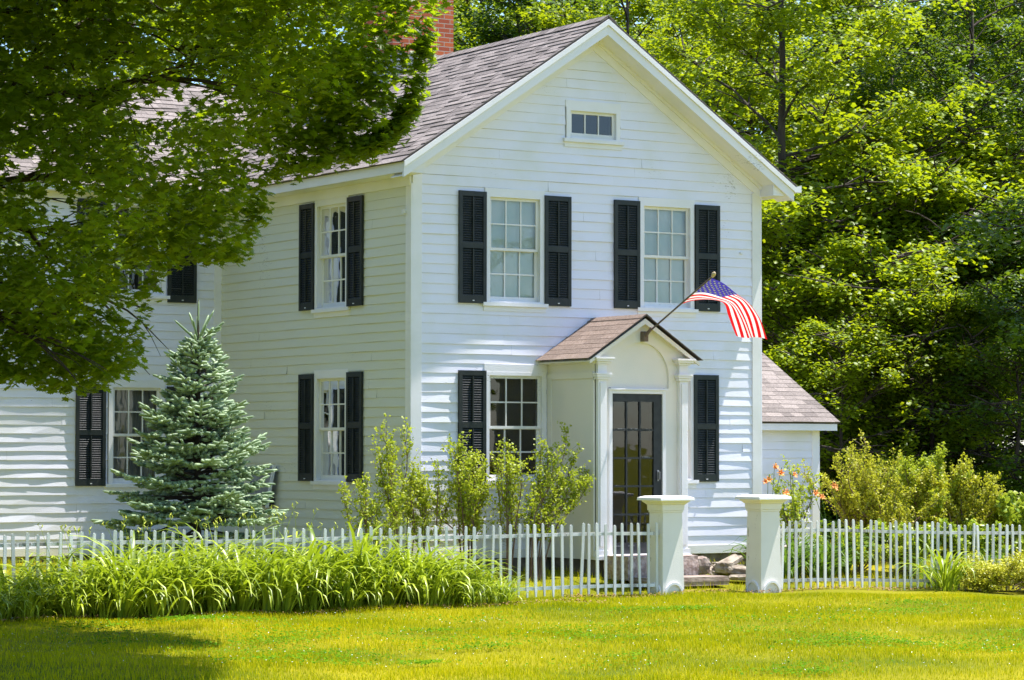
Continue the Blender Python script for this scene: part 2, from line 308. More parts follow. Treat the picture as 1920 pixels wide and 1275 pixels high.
def window(fr, uc, wd, v0, v1, cur='drape', head=.07, name='window', rows=2, cols=3, sashes=2, trim='trim', open_=0.):
    """v0..v1 = casing outer bottom/top; wd = casing outer width"""
    cw = .065; u0, u1 = uc-wd/2, uc+wd/2
    c = MB()
    c.fbox(fr, u0, u0+cw, v0, v1, -.01, .024); c.fbox(fr, u1-cw, u1, v0, v1, -.01, .024); c.fbox(fr, u0-.01, u1+.01, v1, v1+head, -.01, .019)
    c.fbox(fr, u0+cw, u1-cw, v1-.045, v1, -.01, .022)
    iu0, iu1, iv0, iv1 = u0+cw, u1-cw, v0+.03, v1-.045
    c.fbox(fr, iu0-.02, iu0, iv0, iv1, -.15, -.012); c.fbox(fr, iu1, iu1+.02, iv0, iv1, -.15, -.012); c.fbox(fr, iu0-.02, iu1+.02, iv1, iv1+.02, -.15, -.012)
    wo = c.build(name, M[trim], house)
    s = MB(); s.fbox(fr, u0-.05, u1+.05, v0-.035, v0+.012, -.02, .05); s.fbox(fr, u0+cw, u1-cw, v0+.012, v0+.03, -.15, .03); s.fbox(fr, u0-.03, u1+.03, v0-.10, v0-.036, -.002, .018)
    s.build('sill', M[trim], wo)
    mid = (iv0+iv1)/2; gl = MB()
    spans = [(mid-.015, iv1, -.048, -.022), (iv0, mid+.015, -.082, -.054)] if sashes == 2 else [(iv0, iv1, -.05, -.02)]
    for a, b, n0, n1 in spans:
        q = MB(); f = .042
        q.fbox(fr, iu0, iu0+f, a, b, n0, n1); q.fbox(fr, iu1-f, iu1, a, b, n0, n1)
        q.fbox(fr, iu0+f, iu1-f, b-f*.9, b, n0+.001, n1-.001); q.fbox(fr, iu0+f, iu1-f, a, a+f*(1.5 if a == iv0 else .85), n0+.001, n1-.001)
        lo, hi = a+f*(1.5 if a == iv0 else .85), b-f*.9
        for i in range(1, cols):
            u = iu0+f+(iu1-iu0-2*f)*i/cols; q.fbox(fr, u-.009, u+.009, lo, hi, n0+.004, n1-.003)
        for i in range(1, rows):
            v = lo+(hi-lo)*i/rows; q.fbox(fr, iu0+f, iu1-f, v-.009, v+.009, n0+.005, n1-.004)
        q.build('sash', M['oldtrim'], wo)
        gm = (n0+n1)/2
        for i in range(cols):
            for j in range(rows):
                ua, ub = iu0+f+(iu1-iu0-2*f)*i/cols, iu0+f+(iu1-iu0-2*f)*(i+1)/cols; va, vb = lo+(hi-lo)*j/rows, lo+(hi-lo)*(j+1)/rows; q0, q1, q2 = (PR.uniform(-.0016, .0016) for _ in range(3))
                gl.add([fr(ua, va, gm+q0), fr(ub, va, gm+q0+q1), fr(ub, vb, gm+q0+q1+q2), fr(ua, vb, gm+q0+q2)], [(0, 1, 2, 3)])
    gl.build('pane', M['glass'], wo)
    def cloth(ua, ub, va, vb, nm, mt, amp=.02, wl=.07, n_=-.20):
        k = max(8, int((ub-ua)/.012)); vs = []; fs = []
        for i in range(k+1):
            u = ua+(ub-ua)*i/k
            for j in range(5):
                v = va+(vb-va)*j/4; am = amp*(1-.35*j/4)
                vs.append(fr(u+.01*math.sin(j*1.7+u*9), v, n_+am*math.sin(u*2*math.pi/wl+.5*math.sin(u*7)+j*.15)))
        for i in range(k):
            for j in range(4): p = i*5+j; fs.append((p, p+5, p+6, p+1))
        mb = MB(); mb.add(vs, fs); return mb.build(nm, M[mt], wo, True)
    W_ = iu1-iu0
    if cur == 'drape': cloth(iu0-.03, iu0+W_*.36, v0, v1, 'curtain', 'drape'); cloth(iu1-W_*.36, iu1+.03, v0, v1, 'curtain', 'drape')
    elif cur == 'full': cloth(iu0-.05, iu1+.05, v0, v1, 'curtain', 'drape', .022, .09)
    elif cur == 'shade': cloth(iu0-.05, iu1+.05, v0, v1, 'window_shade', 'shade', .004, .5, -.098)
    elif cur == 'lace': cloth(iu0-.05, iu0+W_*.62, v0, v1, 'curtain', 'lace', .016, .11, -.13); cloth(iu0+W_*.66, iu1+.05, v0, v1, 'curtain', 'lace', .016, .11, -.13)
    elif cur == 'far': cloth(iu1-W_*.30, iu1+.05, v0, v1, 'curtain', 'shade', .016, .09, -.15)
    elif cur == 'edge': cloth(iu1-W_*.20, iu1+.04, v0, v1, 'curtain', 'shade', .02, .08, -.16)
    return (u0-.01, u1+.01, v0-.10, v1+head)
def shutter(fr, u0, v0, wd=.412, ht=1.45, tilt=0.):
    m = MB(); n0, n1 = .014, .046; st = .05; u1 = u0+wd; v1 = v0+ht
    m.fbox(fr, u0, u0+st, v0, v1, n0, n1); m.fbox(fr, u1-st, u1, v0, v1, n0, n1)
    mids = [(v0, v0+.10), (v0+.71, v0+.785), (v1-.065, v1)]
    for a, b in mids: m.fbox(fr, u0+st, u1-st, a, b, n0+.002, n1-.002)
    for (a, b) in ((mids[0][1], mids[1][0]), (mids[1][1], mids[2][0])):
        k = int((b-a)/.031)
        for i in range(k):
            v = a+(b-a)*(i+.5)/k; d = .011; tt = .0025
            P = [fr(u, v+dv, n) for u in (u0+st, u1-st) for dv, n in ((.015-tt, n0+.004), (.015+tt, n0+.004), (-.013+tt, n1-.006), (-.013-tt, n1-.006))]
            m.add(P, [(0, 1, 2, 3), (7, 6, 5, 4), (0, 4, 5, 1), (1, 5, 6, 2), (2, 6, 7, 3), (3, 7, 4, 0)])
        uc = (u0+u1)/2; m.fbox(fr, uc-.009, uc+.009, a+.02, b-.01, n1-.005, n1+.009)
    o = m.build('shutter', M['shutter'], house)
    h = MB(); uc = (u0+u1)/2
    h.fbox(fr, uc-.012, uc+.012, v0+.028, v0+.04, n1, n1+.014); h.build('shutter_catch', M['gutter'], o)
    return o
holesF = [window(front, 1.547, .90, 3.30, 4.73, 'shade'), window(front, 3.973, .90, 3.30, 4.73, 'shade'), window(front, 1.560, .94, .985, 2.41, None, .10), window(front, 3.98, .90, .985, 2.41, 'drape', .10)]
holesF.append(window(front, 2.775, .86, 5.51, 5.94, None, .09, rows=1, sashes=1))
for u in (.6845, 1.9973, 3.1027, 4.4315): shutter(front, u, 3.2917)
for u in (.6845, 4.4064): shutter(front, u, .973)
holesS = [window(side, 2.123, .93, 3.28, 4.73, 'far'), window(side, 2.123, .93, .965, 2.40, 'lace')]
for u in (1.2368, 2.5974): shutter(side, u, 3.2917); shutter(side, u, .973)
holesW = [window(wing, -1.32, .86, .90, 2.32, 'full'), window(wing, -1.32, .88, 3.58, 4.92, 'drape'), window(wing, -4.6, .88, .90, 2.32, 'full'), window(wing, -4.6, .88, 3.58, 4.92, 'drape')]
for u in (-2.25, -.86, -5.5, -4.12): shutter(wing, u, 3.50, .45, 1.42); shutter(wing, u, .888, .45, 1.41)
m = MB(); rk = lambda v: max(0, (v-EAVE)/SL)
clap(m, front, .14, XR-.14, .115, EAVE, holesF, seed=1)
clap(m, front, .0, XR, EAVE, 7.0, holesF, seed=2, ul=lambda v: rk(v)+.02, ur=lambda v: XR-rk(v)-.02)
m.build('front_wall', M['siding'], house)
m = MB(); clap(m, side, .12, YW, .115, EAVE, holesS, expo=.122, seed=3); m.build('side_wall', M['bouncesiding'], house)
m = MB(); clap(m, wing, -12, -.12, .03, 5.0, holesW, expo=.122, seed=4, lip=.011, wav=1.3); m.build('wing_wall', M['siding'], house)
m = MB(); clap(m, lean, XR, 8.45, -.05, 1.76, [], expo=.122, seed=5); m.build('annex_wall', M['siding'], house)
m = MB(); m.box(XR-.05, XR, 0, 10.6, -.1, 5.0); m.box(-12, XR, 10.6, 10.65, -.1, 5.0); m.box(-12.05, -12, YW, 10.6, -.1, 5.2); m.box(8.5, 8.55, 2.5, 6.5, -.1, 1.8); m.box(XR, 8.55, 6.5, 6.55, -.1, 1.8)
m.prism([(8.52, 2.5, 1.8), (8.52, 6.5, 1.8), (8.52, 4.5, 2.95)], [(8.55, 2.5, 1.8), (8.55, 6.5, 1.8), (8.55, 4.5, 2.95)])
m.prism([(0, 10.6, 5), (XR, 10.6, 5), (RX, 10.6, 6.8)], [(0, 10.65, 5), (XR, 10.65, 5), (RX, 10.65, 6.8)])
m.prism([(-12.05, YW, 5), (-12.05, 10.6, 5), (-12.05, 8.1, 6.8)], [(-12, YW, 5), (-12, 10.6, 5), (-12, 8.1, 6.8)])
m.build('back_wall', M['siding'], house)
# trim
for a_ in ((front, 0, .14, .0, EAVE+.02), (front, XR-.14, XR+.0, .0, EAVE+.02), (side, -.022, .12, .0, EAVE-.13), (wing, -.12, -.001, 0, EAVE-.1), (lean, 8.43, 8.57, -.1, 1.72), (right, -.022, .12, 0, EAVE)):
    m = MB(); m.fbox(*a_, 0, .022); m.build('corner_board', M['oldtrim'] if a_[0] is front and a_[1] > 1 else M['trim'], house, bevel=.003)
m = MB(); m.fbox(front, .14, XR-.14, 0, .115, 0, .018); m.fbox(side, .12, YW, 0, .115, 0, .018); m.fbox(wing, -12, -.12, -.08, .03, 0, .018); m.build('base_board', M['oldtrim'], house, bevel=.003)
m = MB(); m.box(.03, XR-.03, .03, YW, -.5, 0); m.box(-12, -.03, YW+.03, 10, -.5, -.08); m.box(XR+.03, 8.5, 2.53, 6.5, -.5, -.05); m.box(2.1, 3.44, -1.10, .0, -.5, .0); m.build('foundation', M['found'], house)
# frieze, rake, soffit
OV = .35; ex0 = -.33; ex1 = XR+.33; zt = lambda x: 7.12-SL*abs(x-RX)
m = MB()
for sgn in (0, 1):
    mir = (lambda x: x) if sgn == 0 else (lambda x: 2*RX-x)
    def strip(x0, x1, d0, d1, y0, y1):     # sloping board following roof underside: d = vertical offset below roof top
        A = [(mir(x0), y0, zt(x0)-d0), (mir(x1), y0, zt(x1)-d0), (mir(x1), y0, zt(x1)-d1), (mir(x0), y0, zt(x0)-d1)]
        B = [(x, y1, z) for x, _, z in A]; m.prism(A, B)
    strip(ex0, RX, .028, .105, -OV-.035, -OV+.02)     # crown moulding
    strip(ex0+.005, RX, .10, .235, -OV-.012, -OV+.03)  # rake fascia
    strip(ex0+.02, RX, .215, .228, -OV+.03, .0)       # sloping soffit
    strip(.0, RX, .228, .40, -.024, .0)               # flush rake frieze on wall
    strip(.0, RX, .228, .28, -.05, -.024)             # bed mould
    za_ = lambda x: zt(x)-.229
    A = [(mir(ex0+.035), -OV+.031, EAVE-.004), (mir(-.001), -OV+.031, EAVE-.004), (mir(-.001), -OV+.031, za_(0)), (mir(ex0+.035), -OV+.031, max(za_(ex0+.035), EAVE))]
    m.prism(A, [(x, -.001, z) for x, _, z in A])
m.build('rake_board', M['trim'], house, bevel=.003)
m = MB()
for x0, x1 in ((ex0+.02, 0.0), (XR, ex1-.02)):
    m.box(x0, x1, -OV+.03, YW-.2, EAVE-.03, EAVE-.005)
m.box(ex0+.005, ex0+.03, -OV+.032, YW-.3, EAVE-.03, 5.03); m.box(ex1-.03, ex1-.005, -OV+.032, 10.6, EAVE-.03, 5.03)
m.box(-.03, 0, .0, YW, EAVE-.16, EAVE-.031)
m.box(-12.1, ex0, YW-.275, YW-.25, 5.0, 5.12); m.box(-12.1, 0, YW-.248, YW, 5.0, 5.02); m.box(-12, -.03, YW-.03, YW, 4.86, 5.0)
m.box(XR, 8.74, 2.27, 2.30, 1.70, 1.82); m.box(XR, 8.74, 2.30, 2.5, 1.745, 1.76); m.box(8.71, 8.735, 2.301, 2.5, 1.70, 1.80)
m.build('eave_trim', M['trim'], house)
m = MB(); m.box(ex1, ex1+.11, -OV-.03, 10.6, 4.955, 4.965); m.box(ex1+.10, ex1+.11, -OV-.03, 10.6, 4.965, 5.05); m.box(ex1, ex1+.006, -OV-.03, 10.6, 4.965, 5.04); m.box(ex1+.006, ex1+.10, -OV-.03, -OV-.024, 4.965, 5.04)
m.build('gutter', M['gutter'], house)
def roof_plane(mb, O, A, B, la, lb, thick=.04, expo=.135, tab=.26, th=.006, seed=0, dim=.006, ridge=True):
    """O eave corner; A unit along eave; B unit up-slope; shingles as separate tabs"""
    O = np.array(O, float); A = np.array(A, float); B = np.array(B, float); N = np.cross(A, B); N /= np.linalg.norm(N)
    if N[2] < 0: N = -N
    rs = random.Random(seed)
    P = lambda a, b, n: O+A*a+B*b+N*n
    mb.prism([P(0, 0, 0), P(la, 0, 0), P(la, lb, 0), P(0, lb, 0)], [P(0, 0, -thick), P(la, 0, -thick), P(la, lb, -thick), P(0, lb, -thick)], 1)
    rows = int(math.ceil(lb/expo)); ex = lb/rows
    for r in range(rows):
        b0 = r*ex-(.02 if r == 0 else 0); b1 = (r+1)*ex; a = -rs.uniform(0, tab)
        while a < la:
            w_ = tab*rs.uniform(.55, 1.35); a0 = max(a, 0)-(.0 if a > 0 else .0); a1 = min(a+w_-.003, la)
            if a1 > a0+.01:
                h0 = th+(dim if rs.random() < .5 else 0)+rs.uniform(0, .0015); jj = rs.uniform(-.004, .004)
                vs = [P(a0, b0+jj, .001), P(a1, b0+jj, .001), P(a1, b0+jj, h0), P(a0, b0+jj, h0), P(a1, b1, .0015+h0*.12), P(a0, b1, .0015+h0*.12), P(a1, b1, 0), P(a0, b1, 0)]
                mb.add(vs, [(0, 1, 2, 3), (3, 2, 4, 5), (1, 6, 4, 2), (0, 3, 5, 7)], 0)
            a += w_
sb = np.array([1, 0, SL]); Lh = RX-ex0; sl_len = Lh*math.hypot(1, SL); sb = sb/np.linalg.norm(sb)
m = MB(); roof_plane(m, (ex0-.03, -OV-.03, 5.06-.02), (0, 1, 0), sb, 8.6, sl_len+.036, seed=1, thick=.02, dim=.009); m.build('roof', [M['shingle'], M['edge']], house)
sbr = np.array([-1, 0, SL])/math.hypot(1, SL)
m = MB(); roof_plane(m, (ex1+.03, -OV-.03, 5.06-.02), (0, 1, 0), sbr, 11.1, sl_len+.036, seed=2, thick=.02)
for i in range(42):      # ridge caps
    y0 = -OV-.03+i*.2
    for sg in (1, -1):
        m.add([(RX, y0, 7.142+.006), (RX, y0+.22, 7.142), (RX-sg*.13, y0+.22, 7.142-.13*SL), (RX-sg*.13, y0, 7.148-.13*SL), (RX, y0, 7.13), (RX-sg*.13, y0, 7.13-.13*SL)], [(0, 1, 2, 3), (0, 3, 5, 4)], 0)
roofR = m.build('roof', [M['shingle'], M['edge']], house)
sw = np.array([0, 1, .66])/math.hypot(1, .66)
m = MB(); roof_plane(m, (-12.3, YW-.29, 5.10), (1, 0, 0), sw, 15.07, 2.95*math.hypot(1, .66), seed=3)
roof_plane(m, (-12.3, 11.06, 5.10), (1, 0, 0), np.array([0, -1, .66])/math.hypot(1, .66), 15.07, 2.95*math.hypot(1, .66), expo=.5, tab=2, seed=4)
wroof = m.build('wing_roof', [M['shingle'], M['edge']], house)
sl3 = np.array([0, 1, .575])/math.hypot(1, .575)
m = MB(); roof_plane(m, (XR, 2.25, 1.835), (1, 0, 0), sl3, 8.77-XR, 2.3*math.hypot(1, .575), seed=5, tab=.3, dim=.002)
roof_plane(m, (XR, 6.85, 1.835), (1, 0, 0), np.array([0, -1, .575])/math.hypot(1, .575), 8.77-XR, 2.3*math.hypot(1, .575), expo=.4, tab=2, seed=6)
m.build('annex_roof', [M['shingle'], M['edge']], house)
# chimney
yc = 4.6
m = MB(); m.box(2.32, 3.36, yc, yc+.9, 6.4, 8.6); m.box(2.28, 3.40, yc-.04, yc+.94, 8.6, 8.75); ch = m.build('chimney', M['brick'], wroof)
m = MB(); m.box(2.24, 3.385, yc-.03, yc+.93, 6.3, 7.22); m.prism([(2.6, yc-.03, 7.22), (3.385, yc-.03, 7.22), (2.6, yc-.03, 7.25)], [(2.6, yc, 7.22), (3.385, yc, 7.22), (2.6, yc, 7.25)]); m.build('flashing', M['metal'], ch)
# ------------------------------------------------------------------ porch
px0, px1, py = 2.06, 3.49, -1.14; pz = 2.56; pc = (px0+px1)/2
pw = MB()
pw.box(px0, px0+.03, py+.02, -.0, .0, pz)        # left side panel
pw.box(px1-.03, px1, py+.02, -.0, .0, pz)
pw.fbox(frame((px0, 0, 0), (0, -1, 0), (-1, 0, 0)), -.0, 1.10, 2.32, 2.40, 0, .02)
pw.fbox(frame((px0, 0, 0), (0, -1, 0), (-1, 0, 0)), -.0, .11, .0, 2.32, 0, .012)
pw.box(px0-.06, px0+.0, py+.0, 0, pz-.05, pz+.0)
# front tympanum with arched recess: ring of quads round the arch
ax_, az_, ar = 2.775, 2.34, .44; dzt = 2.17
fy = py+.02
def gz(x): return 3.10-.64*abs(x-2.775)
K = 28; outer = []; inner = []
for i in range(K+1):
    a = math.pi*i/K; x = ax_+ar*math.cos(a); z = az_+ar*math.sin(a)*1.02; inner.append((x, z))
    dx, dz = math.cos(a), math.sin(a)
    # outer boundary: gable/pilaster outline
    ts = []
    if dx > 1e-6: ts.append((px1-ax_)/dx)
    if dx < -1e-6: ts.append((px0-ax_)/dx)
    for sg in (1, -1):
        den = dz+.64*sg*dx
        if den > 1e-6: ts.append((3.08-az_)/den)
    tt = min(t for t in ts if t > 0); outer.append((ax_+dx*tt, az_+dz*tt))
for i in range(K):
    pw.add([(inner[i][0], fy, inner[i][1]), (outer[i][0], fy, outer[i][1]), (outer[i+1][0], fy, outer[i+1][1]), (inner[i+1][0], fy, inner[i+1][1])], [(0, 1, 2, 3)])
    pw.add([(inner[i][0], fy, inner[i][1]), (inner[i+1][0], fy, inner[i+1][1]), (inner[i+1][0], fy+.03, inner[i+1][1]), (inner[i][0], fy+.03, inner[i][1])], [(0, 1, 2, 3)])
pw.box(px0, ax_-ar, fy, fy+.03, 2.2, az_); pw.box(ax_+ar, px1, fy, fy+.03, 2.2, az_)
pw.add([(ax_-ar-.01, fy+.03, dzt), (ax_+ar+.01, fy+.03, dzt), (ax_+ar+.01, fy+.03, 2.85), (ax_-ar-.01, fy+.03, 2.85)], [(0, 1, 2, 3)])
pw.box(px0+.0, 2.27, fy, fy+.03, 0, 2.2); pw.box(3.15, px1, fy, fy+.03, 0, 2.2)
porch = pw.build('porch', M['cream'], house)
m = MB()
for a, b in ((2.317-.05, 2.317), (3.102, 3.102+.05)): m.box(a, b, py-.005, py+.06, .06, 2.17)
m.box(2.317, 3.102, py-.005, py+.06, 2.125, 2.17); m.box(2.25, 3.17, py-.025, py+.0, 2.17, 2.19); m.box(2.22, 3.2, py-.09, py+.08, .03, .065)
m.build('door_frame', M['trim'], porch, bevel=.003)
for xa in (px0+.0, px1-.155):
    m = MB(); q = .155
    m.box(xa+.012, xa+q-.012, py-.04, py+.02, .12, 2.30); m.box(xa+.035, xa+q-.035, py-.055, py-.04, .17, 2.26)
    for (e, z0, z1) in ((.0, .0, .05), (-.0, .05, .12), (.02, 2.30, 2.33), (.035, 2.33, 2.36), (.045, 2.36, 2.385), (-.005, 2.385, 2.50), (.02, 2.50, 2.53), (.05, 2.53, 2.56), (.07, 2.56, 2.585)):
        ee = e if z0 > .1 else (.03 if z0 == 0 else .015)
        m.box(xa-ee+.004, xa+q+ee-.004, py-.045-ee, py+.02, z0+(.001 if z0 else 0), z1)
    m.build('pilaster', M['trim'], porch, bevel=.002)
m = MB(); m.box(px0-.02, px0+.0, py+.02, py+.09, .05, 2.3); 
for sg in (-1, 1):
    X = lambda d: 2.775+sg*d
    zz = lambda d: 3.125-.64*d
    A = [(X(0), py-.085, zz(0)-.03), (X(.86), py-.085, zz(.86)-.03), (X(.86), py-.085, zz(.86)-.075), (X(.0), py-.085, zz(.0)-.10)]
    m.prism(A, [(x, py-.06, z) for x, _, z in A])
    A = [(X(0), py-.06, zz(0)-.035), (X(.86), py-.06, zz(.86)-.035), (X(.86), py-.06, zz(.86)-.05), (X(.0), py-.06, zz(.0)-.05)]
    m.prism(A, [(x, .0, z) for x, _, z in A])
m.build('gable_trim', M['cream'], porch)
m = MB()
for sg in (-1, 1):
    B = np.array([-sg*1, 0, .64])/math.hypot(1, .64)
    roof_plane(m, (2.775+sg*.885, py-.11, 3.145-.64*.885), (0, 1, 0), B, 1.25, .885*math.hypot(1, .64), thick=.010, expo=.125, tab=.30, th=.004, dim=.0, seed=9+sg)
m.add([(2.775, py-.11, 3.155), (2.775, 0, 3.155), (2.775-.09, 0, 3.155-.055), (2.775-.09, py-.11, 3.155-.055), (2.775+.09, 0, 3.155-.055), (2.775+.09, py-.11, 3.155-.055)], [(0, 1, 2, 3), (0, 5, 4, 1)])
m.build('porch_roof', [M['porchshingle'], M['edge']], porch)
# door
m = MB(); d0, d1, dz0, dz1 = 2.32, 3.099, .07, 2.122; yy0, yy1 = py+.015, py+.05; st = .095
pf = frame((0, 0, 0), (1, 0, 0), (0, -1, 0)); fb = lambda u0, u1, v0, v1, a=0.: m.fbox(pf, u0, u1, v0, v1, -yy1+a, -yy0-a)
fb(d0, d0+.02+.0, dz0, dz1); fb(d1-st-.03, d1, dz0, dz1); fb(d0+.02, d1-st-.03, dz1-.10, dz1, .001); fb(d0+.02, d1-st-.03, dz0, dz0+.14, .001)
gu0, gu1, gv0, gv1 = d0+.02, d1-st-.03, dz0+.14, dz1-.10
for i in (1, 2): u = gu0+(gu1-gu0)*i/3; fb(u-.012, u+.012, gv0, gv1, .004)
for i in range(1, 5): v = gv0+(gv1-gv0)*i/5; fb(gu0, gu1, v-.012, v+.012, .006)
door = m.build('door', M['door'], house)
m = MB(); m.add([(gu0, yy0+.02, gv0), (gu1, yy0+.02, gv0), (gu1, yy0+.02, gv1), (gu0, yy0+.02, gv1)], [(0, 1, 2, 3)]); m.build('door_pane', M['glass'], door)
m = MB()
rs = random.Random(4)
for i in range(1, 6):
    v = gv0+(gv1-gv0)*(i if i < 5 else 4.99)/5-.012 if i < 5 else gv0-.03
    v = gv0+(gv1-gv0)*(i-1)/5+(.013 if i > 1 else -.04)
    for j in range(3):
        if rs.random() < .75:
            a = gu0+(gu1-gu0)*j/3+.02+rs.uniform(0, .05); b = a+rs.uniform(.05, .15); m.box(a, b, yy0-.004, yy0+.004, v-.004, v+.003)
m.build('worn_edge', M['scuff'], door)
m = MB(); m.box(d1-.07, d1-.055, yy0-.05, yy0, 1.02, 1.12); m.box(d1-.075, d1-.05, yy0-.012, yy0, 1.0, 1.14); m.build('door_handle', M['metal'], door, bevel=.003)
# inner dark door plus room behind storm door
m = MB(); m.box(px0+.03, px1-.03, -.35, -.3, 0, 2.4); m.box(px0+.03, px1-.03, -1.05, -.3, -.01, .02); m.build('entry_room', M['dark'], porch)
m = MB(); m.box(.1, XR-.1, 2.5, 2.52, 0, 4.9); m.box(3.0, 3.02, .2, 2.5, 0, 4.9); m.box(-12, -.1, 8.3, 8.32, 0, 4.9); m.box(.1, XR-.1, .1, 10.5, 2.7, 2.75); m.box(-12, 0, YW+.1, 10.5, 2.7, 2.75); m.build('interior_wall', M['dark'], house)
# small hardware on wall
m = MB(); m.fbox(side, .10, .16, 4.42, 4.47, .02, .06); m.fbox(front, 5.2, 5.25, 4.10, 4.125, .01, .03); m.build('wall_bracket', M['gutter'], house)
# ------------------------------------------------------------------ utility box on side wall
tb = empty('utility_box', (-.02, 3.9, .6), 0, 'grey metal box with hinged tilted cover on the side wall beside the blue spruce', 'utility box')
B_ = np.array([-.02, 3.9, .6])
m = MB(); sf = frame(B_, (0, 1, 0), (-1, 0, 0))
m.prism([sf(-.20, .16, .10), sf(.42, .16, .10), sf(.42, .56, .02), sf(-.26, .56, .02)], [sf(-.20, .16, .13), sf(.42, .16, .13), sf(.42, .56, .05), sf(-.26, .56, .05)]); m.build('cover', M['metal'], tb, org=B_, bevel=.004)
m = MB(); m.prism([sf(-.23, .0, .13), sf(-.20, .0, .13), sf(-.26, .58, .05), sf(-.29, .58, .05)], [sf(-.23, .0, .17), sf(-.20, .0, .17), sf(-.26, .58, .09), sf(-.29, .58, .09)]); m.build('cover_rim', M['gutter'], tb, org=B_)
m = MB(); m.fbox(sf, -.15, .32, .02, .155, .0, .20); m.tube([sf(.3, .1, .1), sf(.42, .02, .16), sf(.5, .0, .1), sf(.55, .12, .03)], [.012]*4, 6); m.build('housing', M['door'], tb, org=B_, bevel=.006)
# ------------------------------------------------------------------ gate posts
def gate_post(x0, label, w=.31):
    cx_, cy_ = x0+w/2, -3.0+w/2; z0 = float(H(cx_, cy_))-.05; O = (cx_, cy_, z0)
    e = empty('gate_post', O, 0, label, 'gate post', 'white wooden gate posts with flat caps')
    def ring(r0, z0_, r1, z1_): return [(cx_+a*r0, cy_+b*r0, z0_) for a, b in ((-1, -1), (1, -1), (1, 1), (-1, 1))], [(cx_+a*r1, cy_+b*r1, z1_) for a, b in ((-1, -1), (1, -1), (1, 1), (-1, 1))]
    r = w/2
    m = MB(); m.prism(*ring(r+.008, z0, r-.012, .64)); 
    for sy_ in (-1, 1):     # corner battens give each face a sunk panel line
        m.prism([(cx_+sy_*(r-.012), cy_-r-.006, z0+.22), (cx_+sy_*(r-.045), cy_-r-.006, z0+.22), (cx_+sy_*(r-.055), cy_-r+.010, .60), (cx_+sy_*(r-.022), cy_-r+.010, .60)], [(cx_+sy_*(r-.012), cy_-r+.004, z0+.22), (cx_+sy_*(r-.045), cy_-r+.004, z0+.22), (cx_+sy_*(r-.055), cy_-r+.02, .60), (cx_+sy_*(r-.022), cy_-r+.02, .60)]) if False else None
    m.build('shaft', M['postpaint'], e, org=O, bevel=.004)
    m = MB(); m.prism(*ring(r-.004, .64, r-.002, .665)); m.prism(*ring(r+.006, .666, r+.010, .735)); m.prism(*ring(r+.012, .736, r+.045, .765)); m.prism(*ring(r+.05, .766, r+.06, .785)); m.build('neck_moulding', M['cream'], e, org=O, bevel=.002)
    m = MB(); m.prism(*ring(r+.10, .786, r+.096, .822)); m.prism(*ring(r+.09, .823, r+.03, .842)); m.build('cap', M['oldtrim'], e, org=O, bevel=.005)
    for U, N in (((1, 0, 0), (0, -1, 0)), ((0, -1, 0), (-1, 0, 0))):
        fr = frame((cx_+N[0]*(r+.006), cy_+N[1]*(r+.006), z0+.05), U, N); m = MB(); k = 16; R0, R1 = r*.72, r*.9
        for i in range(k):
            a, b = math.pi*i/k, math.pi*(i+1)/k
            A = [fr(R0*math.cos(a), R0*1.15*math.sin(a), -.01), fr(R1*math.cos(a), R1*1.12*math.sin(a), -.01), fr(R1*math.cos(b), R1*1.12*math.sin(b), -.01), fr(R0*math.cos(b), R0*1.15*math.sin(b), -.01)]
            Bq = [fr(R0*math.cos(a), R0*1.15*math.sin(a), .02), fr(R1*math.cos(a), R1*1.12*math.sin(a), .02), fr(R1*math.cos(b), R1*1.12*math.sin(b), .02), fr(R0*math.cos(b), R0*1.15*math.sin(b), .02)]
            m.prism(A, Bq)
        m.build('arch_moulding', M['trim'], e, org=O)
gate_post(1.79, 'white wooden gate post at the end of the long fence run, left of the gap')
gate_post(3.28, 'white wooden gate post with blistered front, right of the gap, orange lilies behind it')
# ------------------------------------------------------------------ picket fences
def fence(x0, x1, sp, label, seed, drop=lambda x: 0):
    rs = random.Random(seed); y = -2.9; O = ((x0+x1)/2, y, float(H((x0+x1)/2, y)))
    e = empty('picket_fence', O, 0, label, 'fence', 'white picket fence either side of the gate')
    proto = []
    for k in range(3):
        m = MB(); w = .0150+.0015*k; d = .009; n = 9; ht = .86
        prof = [(-w*.55, 0), (-w, .10), (-w, ht-.02), (-w*.75, ht-.006), (0, ht), (w*.75, ht-.006), (w, ht-.02), (w, .10), (w*.55, 0)]
        m.prism([(a, -d, z) for a, z in prof], [(a, d, z) for a, z in prof])
        me = bpy.data.meshes.new('picket'); me.from_pydata(m.v, [], m.f); me.materials.append(M['fence']); proto.append(me)
    x = x0+.07; n = 0
    while x < x1-.03:
        o = link('picket', proto[rs.randrange(3)], e); o.location = (x-O[0], -.033+rs.uniform(-.004, .004), -.345+drop(x)-O[2]+rs.uniform(-.018, .018)); o.rotation_euler = (rs.gauss(0, .012), rs.gauss(0, .018), rs.uniform(-.12, .12)); n += 1
        x += sp*(1+rs.uniform(-.06, .06))
    for z in (.39, -.235):
        m = MB(); k = int((x1-x0)/.6)
        for i in range(k):
            a, b = x0+(x1-x0)*i/k, x0+(x1-x0)*(i+1)/k
            za, zb = z+drop(a)+.006*math.sin(a*2), z+drop(b)+.006*math.sin(b*2); s = .019
            m.prism([(a, y-.02, za-s), (a, y+.02, za-s), (a, y+.02, za+s), (a, y-.02, za+s)], [(b, y-.02, zb-s), (b, y+.02, zb-s), (b, y+.02, zb+s), (b, y-.02, zb+s)])
        m.build('rail', M['fence'], e, org=O)
    return n
fence(-9.4, 1.80, .123, 'long white picket fence behind the daylily bed, running left from the gate', 1)
fence(3.58, 11.2, .117, 'short white picket fence right of the gate with shrubs behind it', 2, lambda x: -.085*float(sm(4.2, 7.5, x)))
